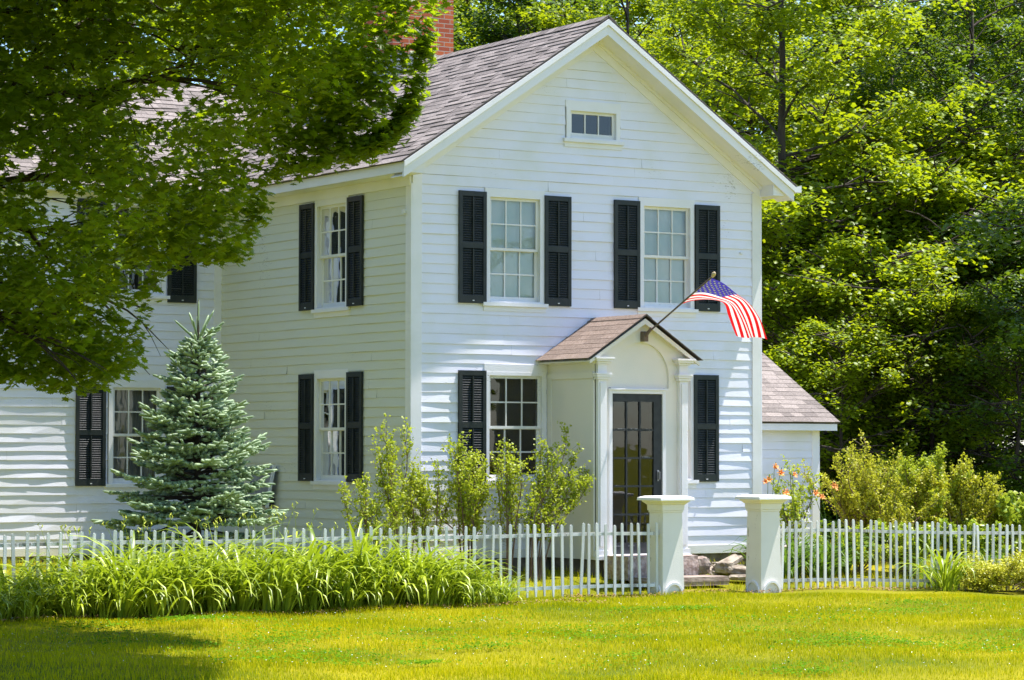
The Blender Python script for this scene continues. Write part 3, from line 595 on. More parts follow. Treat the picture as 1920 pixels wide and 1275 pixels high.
# ------------------------------------------------------------------ stones
def rock(name, cx_, cy_, cz_, sx_, sy_, sz_, mt, label, cat='stone', rz=0, tilt=(0, 0), seed=0, rough=.08, group=None, power=.35, cuts=5):
    import bmesh
    bm = bmesh.new(); bmesh.ops.create_cube(bm, size=2); bmesh.ops.subdivide_edges(bm, edges=bm.edges[:], cuts=cuts, use_grid_fill=True)
    rr = np.random.default_rng(seed); ph = rr.uniform(0, 9, 9)
    for v in bm.verts:
        p = np.array(v.co); q = p/np.max(np.abs(p)); sph = p/np.linalg.norm(p)*1.2; p = p*(1-power)+sph*power
        dd = 1+rough*(math.sin(p[0]*4+ph[0])+math.sin(p[1]*5+ph[1])+math.sin(p[2]*5+ph[2])*.6+rr.normal()*.35)
        v.co = (p[0]*sx_*dd, p[1]*sy_*dd, p[2]*sz_*dd)
    me = bpy.data.meshes.new(name); bm.to_mesh(me); bm.free(); me.materials.append(M[mt])
    o = link(name, me); o.location = (cx_, cy_, cz_); o.rotation_euler = (tilt[0], tilt[1], rz); tag(o, label, cat, group); return o
rock('door_step', 2.68, -1.50, -.09, .55, .26, .15, 'granite', 'thick rough pink granite step under the front door', 'step', seed=1, rough=.015, power=.06)
rock('stone_slab', 2.72, -2.05, -.245, .62, .24, .055, 'slab', 'flat brown stone slab on the grass before the granite door step', 'step', rz=.03, seed=2, rough=.012, power=.05)
rock('paving_slab', 6.6, 1.05, .0, .56, .25, .035, 'granite', 'low pinkish stone slab on the grass behind the right picket fence', 'step', seed=12, rough=.01, power=.04)
rock('fieldstone', 3.62, -1.25, -.10, .11, .11, .11, 'slab', 'squat dark stone block against the foot of the porch', 'stone', seed=3, rough=.05)
rock('fieldstone', 3.98, -1.30, -.10, .30, .09, .035, 'stone', 'pale stone sliver leaning on top of the stone pile by the porch', 'stone', rz=.2, tilt=(.2, -.35), seed=4, rough=.04)
rock('fieldstone', 4.10, -1.5, -.17, .34, .15, .055, 'stone', 'long flat mossy stone at the middle of the pile by the porch', 'stone', rz=-.35, tilt=(.1, .12), seed=5, rough=.06)
rock('fieldstone', 4.20, -1.05, -.13, .24, .12, .04, 'stone', 'reddish flat stone at the back of the pile by the porch', 'stone', rz=.1, tilt=(0, .1), seed=6, rough=.06)
rock('fieldstone', 4.02, -1.85, -.235, .30, .12, .035, 'stone', 'low front stone of the pile sunk in the grass', 'stone', rz=-.1, seed=7, rough=.05)
rock('fieldstone', 3.80, -1.55, -.12, .12, .1, .07, 'stone', 'small rounded brown stone of the pile next to the dark block', 'stone', rz=.6, seed=8, rough=.06)
# ------------------------------------------------------------------ flag
pb = np.array([2.80, py-.06, 2.885]); tipw = on(1336, 518, 0, 2.80)
fo = empty('flag', pb, 0, 'stars and stripes flag flying from an angled bronze pole on the porch gable', 'flag')
m = MB(); m.tube([pb+np.array([0, -.05, .03]), tipw], [.0125, .0115], 10); pole = m.build('pole', M['pole'], fo, True, org=pb)
m = MB(); m.tube([tipw+np.array([0, .012*math.cos(a), -.012]) for a in (0,)]+[tipw+np.array([0, -.0, .0]), tipw+np.array([0, -.012, .012]), tipw+np.array([0, -.03, .03]), tipw+np.array([0, -.045, .042]), tipw+np.array([0, -.052, .048])], [.010, .021, .027, .027, .018, .004], 12); m.build('finial', M['gold'], pole, True, org=pb)
m = MB(); m.box(2.765, 2.835, py-.065, py+.02, 2.80, 2.93); m.tube([pb+np.array([0, .03, -.02]), pb+np.array([0, -.14, .09])], [.026, .022], 10); m.build('bracket', M['pole'], fo, org=pb, bevel=.004)
def cr(P, t_):
    P = np.array(P, float); n = len(P)-1; s = t_*n; i = min(int(s), n-1); f = s-i
    p0, p1, p2, p3 = P[max(i-1, 0)], P[i], P[i+1], P[min(i+2, n)]
    return .5*((2*p1)+(-p0+p2)*f+(2*p0-5*p1+4*p2-p3)*f*f+(-p0+3*p1-3*p2+p3)*f**3)
pd = (tipw-pb); y_top = (pb+pd*.985)[1]; y_bot = (pb+pd*.46)[1]
topc = [on(px_, py_, 1, y_top+.02*k) for k, (px_, py_) in enumerate(((1333, 521), (1357, 531), (1384, 552), (1404, 567), (1424, 598), (1434.5, 637)))]
botc = [on(px_, py_, 1, y_bot+.02*k) for k, (px_, py_) in enumerate(((1272, 573), (1296, 564), (1330, 562), (1357, 569), (1369, 592), (1384, 629)))]
def fpt(u, v):
    a = cr(topc, u); b = cr(botc, u); p = a+(b-a)*v
    p[0] += .025*math.sin(v*7+u*6)*u; p[1] += .05*math.sin(v*9+u*5)*(.15+u); p[2] += .02*math.sin(v*6.3)*u
    return p
nu, nv = 60, 52; vs = [fpt(i/nu, j/nv) for i in range(nu+1) for j in range(nv+1)]
fs = [(i*(nv+1)+j, (i+1)*(nv+1)+j, (i+1)*(nv+1)+j+1, i*(nv+1)+j+1) for i in range(nu) for j in range(nv)]
me = bpy.data.meshes.new('cloth'); me.from_pydata([tuple(v-pb) for v in vs], [], fs); me.materials.append(M['flag']); uv = me.uv_layers.new(name='UVMap')
for li, l in enumerate(me.loops): vi = l.vertex_index; uv.data[li].uv = ((vi//(nv+1))/nu, (vi % (nv+1))/nv)
me.polygons.foreach_set('use_smooth', [True]*len(me.polygons)); cl_ = link('cloth', me, fo)
ss = MB()
for r_ in range(9):
    for c_ in range(6 if r_ % 2 == 0 else 5):
        u_ = .4*((c_*2+(1 if r_ % 2 == 0 else 2))/12); v_ = 7/13*((r_+1)/10)
        for sd in (1, -1):
            P = []
            for k in range(10):
                rr_ = .026 if k % 2 == 0 else .0105; a = math.pi*k/5
                P.append(fpt(max(0, u_+rr_*math.sin(a)*.75), max(0, v_-rr_*math.cos(a)*1.15)))
            n_ = np.cross(fpt(u_+.01, v_)-fpt(u_, v_), fpt(u_, v_+.01)-fpt(u_, v_)); n_ /= np.linalg.norm(n_)
            cpt = fpt(u_, v_); P = [cpt]+P; P = [p+n_*.003*sd for p in P]
            ss.add(P, [(0, 1+k, 1+(k+1) % 10) for k in range(10)])
so_ = ss.build('star_field', M['shade'], cl_, org=pb); so_['kind'] = 'stuff'
# ------------------------------------------------------------------ plants
def curve(p0, d0, length, n, droop=0., jit=.0, rs=random):
    p = np.array(p0, float); d = np.array(d0, float); d /= np.linalg.norm(d); out = [p.copy()]
    for i in range(n):
        d = d+np.array([rs.gauss(0, jit), rs.gauss(0, jit), rs.gauss(0, jit)-droop]); d /= np.linalg.norm(d); p = p+d*length/n; out.append(p.copy())
    return out
def blade_mesh(name, specs, mt, seg=6, fold=.35):
    """specs: (x,y,z,azimuth,length,width,elev0,droop)"""
    V = []; F = []
    for (x, y, z, az, L, wd, el, dr) in specs:
        p = np.array([x, y, z]); k0 = len(V); e_ = el; side_ = np.array([-math.sin(az), math.cos(az), 0]); s_ = L/seg
        tw = random.uniform(-.5, .5)
        for i in range(seg+1):
            t_ = i/seg; w_ = wd*(.65+.9*t_-1.55*t_**3)*.5+.0006
            sd = side_*math.cos(tw*t_)+np.array([0, 0, 1])*math.sin(tw*t_)
            V += [p-sd*w_+np.array([0, 0, w_*fold]), p, p+sd*w_+np.array([0, 0, w_*fold])]
            p = p+np.array([math.cos(az)*math.cos(e_), math.sin(az)*math.cos(e_), math.sin(e_)])*s_; e_ -= dr*(.25+1.5*t_)/seg
        for i in range(seg):
            a = k0+3*i; F += [(a, a+1, a+4, a+3), (a+1, a+2, a+5, a+4)]
    return arrmesh(name, np.array(V), np.array(F), M[mt])
def lily_specs(n, L0, L1, rad=.12):
    s = []
    for i in range(n):
        az = random.uniform(0, 2*math.pi); r = random.uniform(0, rad); L = random.uniform(L0, L1)
        s.append((r*math.cos(az), r*math.sin(az), 0, az+random.gauss(0, .5), L, random.uniform(.026, .046), random.uniform(.85, 1.5), random.uniform(1.7, 3.6)))
    return s
lilm = [blade_mesh('leaves', lily_specs(64, .70, 1.22, .20), 'lily') for _ in range(4)]
lild = [blade_mesh('leaves', lily_specs(60, .55, .95, .15), 'lilydark') for _ in range(2)]
def stalk_mesh(n, h0, h1, flower='yellowbud', leaf=False):
    a = MB(); b = MB()
    for i in range(n):
        x, y = random.gauss(0, .07), random.gauss(0, .07); L = random.uniform(h0, h1)
        pts = curve((x, y, 0), (random.gauss(0, .12), random.gauss(0, .12), 1), L, 5, jit=.03); a.tube(pts, [.004, .0038, .0035, .003, .0028, .002], 4)
        for k in range(random.randint(2, 4)):
            q = pts[-1]+np.array([random.gauss(0, .018), random.gauss(0, .018), random.uniform(-.03, .03)]); a.tube([pts[-1]-np.array([0, 0, .04]), q], [.002, .002], 4)
            b.tube([q, q+np.array([random.gauss(0, .01), random.gauss(0, .01), .018]), q+np.array([random.gauss(0, .012), random.gauss(0, .012), .045])], [.003, .0085, .002], 5)
    return a, b
LG = 'daylily clumps in the bed along the left picket fence'
rs = random.Random(3); i_ = 0
stproto = None
for row, (yy, dx_, sc) in enumerate(((-3.72, .33, .70), (-3.42, .34, .86), (-3.12, .38, .95))):
    x = -8.6+row*.17
    xe = (-.95, -.80, -.95)[row]
    while x < xe:
        s_ = sc*rs.uniform(.78, 1.18)*float(np.interp(x, [-6.3, -5.4, -2.6, -1.4, -.8], [.85, 1.18, 1.15, .95, .78]))
        X, Y = x+rs.uniform(-.08, .08), yy+rs.uniform(-.07, .07)-(.15 if x < -5 else 0)
        e = empty('daylily_clump', (X, Y, float(H(X, Y))-.01), rs.uniform(0, 6.28), 'arching green daylily clump in the dense bed in front of the left picket fence', 'daylily', LG)
        e.scale = (s_, s_, s_); o = link('leaves', lilm[i_ % 4], e); i_ += 1
        x += dx_
# tall budding stalks among and behind the left fence
SG = 'slender budding stalks above the left picket fence'
a, b = stalk_mesh(4, .85, 1.25); e0 = empty('budding_stalk', (0, 0, 0)); a.build('stem', M['lily'], e0); b.build('bud', M['yellowbud'], e0)
a, b = stalk_mesh(5, .8, 1.15); e1 = empty('budding_stalk', (0, 0, 0)); a.build('stem', M['lily'], e1); b.build('bud', M['yellowbud'], e1)
def copy_tree(o, parent=None):
    c = o.copy(); COL.objects.link(c); c.parent = parent
    for ch_ in list(o.children): copy_tree(ch_, c)
    return c
xs = [-6.1, -5.6, -5.2, -4.8, -4.5, -4.0, -3.7, -3.3, -2.9, -2.55, -2.2, -1.9, -1.6, -1.2]
for k, x in enumerate(xs):
    s_ = (e0, e1)[k % 2]; c = s_ if k < 2 else copy_tree(s_); X, Y = x+rs.uniform(-.1, .1), rs.choice((-2.5, -3.2, -2.2)); c.location = (X, Y, float(H(X, Y))); c.rotation_euler.z = rs.uniform(0, 6); c.scale = [rs.uniform(.82, 1.08)]*3
    tag(c, 'thin stalks with yellow-green buds rising above the left picket fence', 'plant', SG)
# tiger daylilies behind right post
def lily_flower(mb, c, d, s):
    d = np.array(d, float); d /= np.linalg.norm(d); a = np.cross(d, (0, 0, 1.)); a /= np.linalg.norm(a)+1e-9; b = np.cross(d, a)
    for k in range(6):
        th = k*math.pi/3; r = a*math.cos(th)+b*math.sin(th); t_ = np.cross(d, r); ww = .017*s if k % 2 else .012*s
        P = [c+t_*.003, c-t_*.003]
        for (f, g, w_) in ((.03, .018, ww), (.055, .045, ww*.9), (.055, .07, ww*.3)):
            q = c+d*f*s+r*g*s; P += [q+t_*w_, q-t_*w_]
        mb.add(P, [(0, 2, 3, 1), (2, 4, 5, 3), (4, 6, 7, 5)])
def tiger_lily(X, Y, tops, label):
    z = float(H(X, Y)); e = empty('orange_daylily', (X, Y, z), 0, label, 'daylily'); O = (X, Y, z)
    o = link('leaves', lild[0], e); o.scale = (.9, .9, .95)
    st = MB(); fl = MB()
    for (px_, py_) in tops:
        q = on(px_, py_, 1, Y); base = np.array([X+random.gauss(0, .06), Y+random.gauss(0, .06), z]); mid_ = (base+q)/2+np.array([random.gauss(0, .02), 0, .05]); st.tube([base, mid_, q], [.005, .004, .0035], 5)
        for k in range(2): lily_flower(fl, q+np.array([random.gauss(0, .012), random.gauss(0, .02), random.gauss(0, .01)]), (random.uniform(-1, .6), -1, random.uniform(.1, .6)), random.uniform(.62, .80))
        st.tube([q, q+np.array([.02, 0, .05]), q+np.array([.025, 0, .085])], [.004, .009, .002], 5)
    st.build('stem', M['lilydark'], e, org=O); fl.build('flower', M['orange'], e, org=O)
tiger_lily(4.75, -1.2, [(1440, 901), (1452, 878), (1463, 888)], 'orange daylily with three open blooms just above the right gate post')
tiger_lily(5.15, -1.2, [(1486, 893), (1468, 926)], 'orange daylily with bloom against the white annex wall')
tiger_lily(5.75, -1.3, [(1527, 926), (1541, 932)], 'orange daylily with low blooms at the annex wall corner')
tiger_lily(6.0, -1.2, [(1563, 914)], 'orange daylily with a single bloom before the yellow-green shrub')
def grassy(X, Y, s_, label, dark=1, group=None, name='daylily_clump', cat='daylily'):
    e = empty(name, (X, Y, float(H(X, Y))-.01), random.uniform(0, 6), label, cat, group); e.scale = (s_, s_, s_); link('leaves', (lild if dark else lilm)[random.randrange(2)], e)
p_ = on(1775, 1110, 1, -3.2); grassy(p_[0], -3.2, .82, 'bright arching daylily clump before the right picket fence beside the golden juniper', 0)
p_ = on(1755, 1090, 1, -2.5); grassy(p_[0], -2.5, .8, 'green daylily clump growing through the right picket fence')
for k, px_ in enumerate((1470, 1500, 1530, 1560)): p_ = on(px_, 1030, 1, -1.7); grassy(p_[0], -1.7+.15*(k % 2), .78, 'dark strap-leaved clump low behind the right picket fence by the annex', 1, 'strap leaves behind the right fence')
for k, px_ in enumerate((1850, 1900, 1875)): p_ = on(px_, 1060, 1, -1.9); grassy(p_[0], -1.9, .75, 'strap-leaved clump behind the right picket fence at the photo edge', 1, 'strap leaves at the right edge')
# ---- leafy shrubs
def shrub(X, Y, spec, mt, label, name='shrub', leaf=.034, nst=9, seed=0, lv=26, twigm='twig', group=None, cat='shrub', clump=.045, lean=(0, 0), spread=.62, top=None):
    """spec = (height, width)"""
    r = random.Random(seed); z = float(H(X, Y)); O = (X, Y, z); h, wd = spec
    e = empty(name, O, 0, label, cat, group); st = MB(); P = []; Nn = []; wd *= 1.22 if X < 4 else 1.4; h *= 1 if X < 4.5 else .88; lv = int(lv*1.25); nst = int(nst*(1.1 if X < 4 else 1.3))
    for i in range(nst):
        az = r.uniform(0, 2*math.pi); el = r.uniform(.1, 1)
        L = h*r.uniform(.62, 1.12); tx = lean[0]*h+math.cos(az)*wd/2*el; ty = lean[1]*h+math.sin(az)*wd/2*el*.8
        b = np.array([X+math.cos(az)*.08, Y+math.sin(az)*.08, z-.02]); t_ = np.array([X+tx, Y+ty, z+L*(1-.25*el*el)])
        c1 = b*.6+t_*.4+np.array([-tx*.15+r.gauss(0, .03), r.gauss(0, .03), h*.10]); pts = [b, c1, b*.25+t_*.75+np.array([r.gauss(0, .03), 0, h*.03]), t_]
        fine = [cr(pts, q/8) for q in range(9)]; st.tube(fine, [.011*(1-.85*q/8)+.0015 for q in range(9)], 5)
        for q in range(2, 9):
            for s_ in range(3 if q < 8 else 2):
                a2 = r.uniform(0, 6.28); d_ = np.array([math.cos(a2), math.sin(a2), r.uniform(.3, 2.2)])+(fine[q]-fine[q-1])/np.linalg.norm(fine[q]-fine[q-1])*.7
                ln = spread*r.uniform(.35, 1)*h*.45*(1.15-.06*q); cc = curve(fine[q], d_, ln, 4, jit=.12, rs=r); st.tube(cc, [.0028, .0024, .002, .0016, .001], 4, cap=False)
                for w_ in range(lv):
                    f = r.uniform(.15, 1); k = min(int(f*4), 3); pp = cc[k]+(cc[k+1]-cc[k])*(f*4-k); P.append(pp+np.array([r.gauss(0, clump*.5), r.gauss(0, clump*.5), r.gauss(0, clump*.5)])); Nn.append((r.gauss(0, .6), r.gauss(0, .6), r.uniform(.1, 1)))
    P = np.array(P); S = leaf*RNG.uniform(.6, 1.3, len(P)); keep = (P[:, 2] > z+.05) & ~((P[:, 1] > -.03) & (P[:, 0] > -.03) & (P[:, 0] < XR)) if Y < 0 else P[:, 2] > z+.02
    P = P[keep]; Nn = np.array(Nn)[keep]; S = S[keep]
    V, F = scatter(P-np.array(O), Nn, S, LV6, LF6); st.build('stems', M[twigm], e, org=O); link('foliage', arrmesh('foliage', V, F, M[mt]), e)
FS = 'yellow-green shrubs in front of the house'
def at_y(px_, Y): return float(on(px_, 900, 1, Y)[0])
shrub(at_y(690, -.9), -.9, (1.11, .85), 'shrub', 'low sparse yellow-green shrub in front of the side wall, left of the other house shrubs', seed=11, nst=7, lv=12)
shrub(at_y(756, -.7), -.7, (1.78, .75), 'shrub', 'tall narrow yellow-green shrub with reddish tip at the house corner', seed=12, nst=8, lv=15)
shrub(at_y(808, -.65), -.65, (1.35, .6), 'shrub', 'narrow green shrub just right of the house corner board', seed=13, nst=7, lv=13)
shrub(at_y(880, -.75), -.75, (1.61, .95), 'shrub', 'dense bushy yellow-green shrub under the lower left shutter', seed=14, nst=11, lv=17)
shrub(at_y(950, -.95), -.95, (1.64, .7), 'shrub', 'open upright shrub in front of the lower front window', seed=15, nst=7, lv=12)
shrub(at_y(1000, -1.2), -1.2, (1.75, .85), 'shrub', 'leaning yellow-green shrub spreading toward the porch wall', seed=16, nst=11, lv=16, lean=(.28, 0), spread=.5)
# right side shrubs
RG = 'shrubs behind the right picket fence'
shrub(at_y(1500, -.6), -.6, (1.46, .6), 'shrub', 'thin pale-leaved shrub standing against the white annex wall', seed=21, nst=6, lv=8, leaf=.04)
shrub(at_y(1610, .6), .6, (1.75, 1.25), 'shrub2', 'olive-yellow shrub with bare reddish twigs at the annex corner', seed=22, nst=20, lv=13, leaf=.036)
shrub(at_y(1665, .2), .2, (1.29, 1.2), 'shrub2', 'low twiggy olive shrub just behind the right picket fence', seed=23, nst=16, lv=16, leaf=.036)
shrub(at_y(1730, 1.0), 1.0, (1.59, 1.3), 'shrub', 'rounded bright green-yellow bush in the middle behind the right fence', seed=24, nst=18, lv=22, leaf=.040)
shrub(at_y(1800, .6), .6, (1.46, 1.3), 'shrub2', 'golden olive bush behind the right end of the picket fence', seed=25, nst=18, lv=20, leaf=.040)
shrub(at_y(1890, .2), .2, (.95, 1.2), 'cover', 'low bright green leafy bush at the right photo edge behind the fence', seed=26, nst=14, lv=18, leaf=.075)
shrub(at_y(1600, -1.0), -1.0, (.62, 1.2), 'shrub', 'low green bush right behind the pickets beside the annex', seed=27, nst=14, lv=16, leaf=.040)
shrub(at_y(1700, -1.2), -1.2, (.7, 1.3), 'lily', 'low leafy green bush close behind the middle of the right fence', seed=28, nst=16, lv=18, leaf=.06)
shrub(at_y(1810, -1.3), -1.3, (.72, 1.2), 'lily', 'low leafy green bush behind the daylily at the right fence', seed=29, nst=14, lv=18, leaf=.06)
# golden juniper
def juniper(X, Y, label):
    z = float(H(X, Y)); O = (X, Y, z); e = empty('juniper', O, 0, label, 'shrub'); P = []; N = []; st = MB()
    for i in range(260):
        az = random.uniform(0, 6.28); r = math.sqrt(random.random()); d_ = np.array([math.cos(az)*1.0, math.sin(az)*.6, .22+.5*(1-r)]); L = .75*random.uniform(.5, 1)
        cc = curve((X+math.cos(az)*.25*r, Y+math.sin(az)*.15*r, z+.03+.20*random.random()), d_, L, 5, droop=.05, jit=.05)
        if i < 60: st.tube(cc, [.008, .006, .005, .004, .003, .001], 4)
        for k in range(95):
            f = random.uniform(.3, 1)*5; q = min(int(f), 4); p = cc[q]+(cc[q+1]-cc[q])*(f-q); P.append(p+np.array([random.gauss(0, .035), random.gauss(0, .035), random.gauss(0, .018)])); N.append((random.gauss(0, .7), random.gauss(0, .7), 1))
    V, F = scatter(np.array(P)-np.array(O), np.array(N), RNG.uniform(.025, .05, len(P)), LSV, LSF); st.build('stems', M['twig'], e, org=O); link('foliage', arrmesh('foliage', V, F, M['juniper']), e)
p_ = on(1875, 1112, 2, -.45); juniper(p_[0]+.15, p_[1], 'low spreading golden juniper on the lawn before the right fence')
# ---- blue spruce
def spruce():
    X, Y = -3.42, -.9; z = float(H(X, Y)); O = np.array((X, Y, z)); top = 3.16; hh = top-z
    e = empty('blue_spruce', tuple(O), 0, 'young blue spruce tree in the yard before the lower wing window', 'spruce tree'); r = random.Random(5)
    st = MB(); st.tube([O+np.array([0, 0, -.05]), O+np.array([.01, 0, hh*.5]), O+np.array([0, 0, hh*.93]), O+np.array([0, 0, hh])], [.06, .035, .012, .006], 8)
    st.build('trunk', M['darkbark'], e, org=O)
    br = MB(); P = []; Dr = []; Ln = []; Rd = []
    def shoot(a, b, rad=.030):
        L = np.linalg.norm(b-a); P.append(a); Dr.append((b-a)/L); Ln.append(L); Rd.append(rad)
    def zax(v, k): return v+np.array([0, 0, k])
    shoot(O+np.array([0, 0, hh-.45]), O+np.array([.005, 0, hh]), .020)
    for az in np.arange(0.3, 6.5, .9):
        b = O+np.array([0, 0, hh-.44-r.uniform(0, .08)]); L = r.uniform(.26, .40); el = r.uniform(.65, 1.2); shoot(b, b+L*np.array([math.cos(az)*math.cos(el), math.sin(az)*math.cos(el), math.sin(el)]), .020)
    zc = hh-.56; wh = 0
    while zc > .14:
        f = 1-zc/hh; R = .13+1.28*max(0, f-.07)**.84; n = 9 if f < .35 else 15; a0 = r.uniform(0, 6)
        for k in range(n):
            az = a0+6.283*k/n+r.gauss(0, .2); el = .60-.80*f+r.gauss(0, .17); L = R*r.uniform(.62, 1.13)
            d = np.array([math.cos(az)*math.cos(el), math.sin(az)*math.cos(el), math.sin(el)]); b = O+np.array([0, 0, zc+r.gauss(0, .05)])
            ns = max(2, int(round(L/.11))); pts = [b]
            for i in range(ns): d = zax(d, .03-.02*f); d /= np.linalg.norm(d); pts.append(pts[-1]+d*L/ns)
            br.tube(pts, [.014*(1-.8*i/ns)+.002 for i in range(ns+1)], 4, cap=False)
            for i in range(1, ns+1):
                t_ = i/ns; lw_ = L*.50*(1-t_)+.09
                if t_ < .30 and f > .3: continue
                side0 = np.cross(d, (0, 0, 1)); side0 /= np.linalg.norm(side0)
                for sg in (-1, 1):
                    if i == ns: continue
                    dd = d*.8+side0*sg*.95+np.array([0, 0, r.uniform(-.30, .02)]); dd /= np.linalg.norm(dd)
                    prev = pts[i]; L2 = lw_*r.uniform(.7, 1.15); m2 = max(1, int(L2/.095))
                    if m2 > 1: br.tube([prev, prev+dd*L2*.8], [.005, .002], 4, cap=False)
                    for j in range(m2):
                        nx_ = prev+dd*L2/m2
                        if j == m2-1: shoot(prev, nx_, .027)
                        else:
                            if t_ > .5: shoot(prev, nx_, .019)
                            for s2 in (-1, 1):
                                d3 = dd*.8+np.cross(dd, (0, 0, 1))*s2*.8+np.array([0, 0, r.uniform(-.35, .25)]); d3 /= np.linalg.norm(d3); shoot(nx_, nx_+d3*r.uniform(.07, .11), .025)
                        prev = nx_; dd = zax(dd, .06); dd /= np.linalg.norm(dd)
                if t_ > .55: shoot(pts[i-1], pts[i]+(.04*d if i == ns else 0), .022)
        zc -= (.085+.075*f)*r.uniform(.85, 1.25)+(.09 if wh % 3 == 2 else 0); wh += 1
    br.build('branches', M['darkbark'], e, org=O)
    core = MB()
    for p, d, L, rd in zip(P, Dr, Ln, Rd): core.tube([p, p+d*L*.5, p+d*L*.88, p+d*L*1.0], [rd*.55, rd*.72, rd*.62, rd*.15], 5)
    core.build('shoots', M['spruce'], e, True, org=O)
    P = np.array(P)-O; Dr = np.array(Dr); Ln = np.array(Ln); Rd = np.array(Rd); n = len(P); K = 44
    idx = np.repeat(np.arange(n), K); t_ = RNG.uniform(0, 1.0, len(idx)); base = P[idx]+Dr[idx]*(t_*Ln[idx])[:, None]
    rv = RNG.normal(size=(len(idx), 3)); rv -= (rv*Dr[idx]).sum(1)[:, None]*Dr[idx]; rv /= np.linalg.norm(rv, axis=1)[:, None]+1e-9
    ndir = rv*.8+Dr[idx]*.7; ndir /= np.linalg.norm(ndir, axis=1)[:, None]; taper = np.where(t_ > .8, 1-(t_-.8)*1.6, 1)
    tip = base+ndir*(Rd[idx]*1.35*taper)[:, None]; w_ = np.cross(ndir, Dr[idx]); w_ /= np.linalg.norm(w_, axis=1)[:, None]+1e-9; w_ *= .0036
    V = np.stack([base-w_, base+w_, tip], 1).reshape(-1, 3); F = np.arange(len(V)).reshape(-1, 3)
    link('foliage', arrmesh('foliage', V, F, M['spruce']), e); return n
nsh = spruce()
# ------------------------------------------------------------------ deciduous trees
def tree_mesh(seed, Ht, Rc, z0, ncl, nlf, lsz, mt, top_keep=.35, trunk_r=.16, clr=.50, bend=.4):
    r = random.Random(seed); rg = np.random.default_rng(seed)
    tk = MB(); pts = [np.array([0, 0, -.3])]; x = y = 0
    for i in range(1, 9):
        x += r.gauss(0, bend*.25); y += r.gauss(0, bend*.25); pts.append(np.array([x, y, Ht*.92*i/8]))
    tk.tube(pts, [trunk_r*(1.25 if i == 0 else 1)*(1-.82*i/8) for i in range(9)], 9)
    CL = []; lm = MB()
    nl = 34
    for i in range(nl):
        zz = z0+(Ht*.93-z0)*((i+.5)/nl)**.95; f = (zz-z0)/(Ht-z0); R = Rc*(1-.65*max(0, (f-.45)/.55)**1.6)*(.72+.28*min(1, f/.18))
        az = i*2.4+r.gauss(0, .3); el = r.uniform(.05, .55)+.5*f; L = R*r.uniform(.75, 1.1)
        b = np.array([np.interp(zz, [p[2] for p in pts], [p[0] for p in pts]), np.interp(zz, [p[2] for p in pts], [p[1] for p in pts]), zz])
        cc = curve(b, (math.cos(az)*math.cos(el), math.sin(az)*math.cos(el), math.sin(el)), L, 6, droop=.035, jit=.09, rs=r)
        lm.tube(cc, [trunk_r*.22*(1-.8*k/6)*(1.2-f*.6)+.005 for k in range(7)], 5, cap=False)
        for k in range(2, 7):
            CL.append((cc[k], .8))
            for sgn in (-1, 1):
                d_ = cc[k]-cc[k-1]; d_ /= np.linalg.norm(d_); sd = np.cross(d_, (0, 0, 1))*sgn
                c2 = curve(cc[k], d_*.6+sd*r.uniform(.6, 1.2)+np.array([0, 0, r.uniform(-.1, .4)]), L*.42*r.uniform(.5, 1.1), 3, droop=.04, jit=.12, rs=r); lm.tube(c2, [.022, .016, .011, .006], 4, cap=False)
                CL += [(c2[2], .7), (c2[3], 1)]
    r.shuffle(CL); CL = CL[:ncl] if len(CL) > ncl else CL
    while len(CL) < ncl:
        c, s = CL[r.randrange(len(CL))]; CL.append((c+np.array([r.gauss(0, .35), r.gauss(0, .35), r.gauss(0, .25)]), s))
    C_ = np.array([c for c, _ in CL]); keepc = (C_[:, 2] < 12) | (rg.random(len(C_)) < top_keep); C_ = C_[keepc]
    idx = np.repeat(np.arange(len(C_)), nlf); n = len(idx); cr_ = clr*rg.uniform(.5, 1.15, len(C_))
    ang = rg.uniform(0, 6.283, n); rad = np.sqrt(rg.random(n))*cr_[idx]; off = np.stack([np.cos(ang)*rad, np.sin(ang)*rad, rg.normal(0, .07, n)-.42*rad*rad/cr_[idx]+rg.choice([0, -.16], n)], 1)
    P = C_[idx]+off; N = np.stack([rg.normal(0, .42, n)+off[:, 0]*.5, rg.normal(0, .42, n)+off[:, 1]*.5, np.ones(n)], 1)
    V, F = scatter(P, N, lsz*rg.uniform(.65, 1.25, n), LV6, LF6)
    return tk, lm, arrmesh('crown', V, F, M[mt])
TM = []
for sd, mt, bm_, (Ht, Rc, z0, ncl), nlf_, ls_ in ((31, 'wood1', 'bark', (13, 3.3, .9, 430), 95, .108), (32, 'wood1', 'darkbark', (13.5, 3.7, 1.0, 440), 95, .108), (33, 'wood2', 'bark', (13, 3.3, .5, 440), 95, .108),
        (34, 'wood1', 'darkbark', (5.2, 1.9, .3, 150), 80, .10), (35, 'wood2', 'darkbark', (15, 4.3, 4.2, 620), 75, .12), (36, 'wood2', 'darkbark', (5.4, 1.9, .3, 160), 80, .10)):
    tk, lm, crn = tree_mesh(sd, Ht, Rc, z0, ncl, nlf_, ls_, mt, trunk_r=.16 if Ht > 8 else .07, clr=.50 if Ht > 8 else .42, bend=.4 if Ht > 8 else .2)
    a = tk.build('trunk', M[bm_], None, True).data; b = lm.build('limbs', M[bm_], None, True).data
    for o in list(COL.objects):
        if o.data in (a, b): bpy.data.objects.remove(o)
    TM.append((a, b, crn))
WG = 'leafy trees of the woods behind the house'
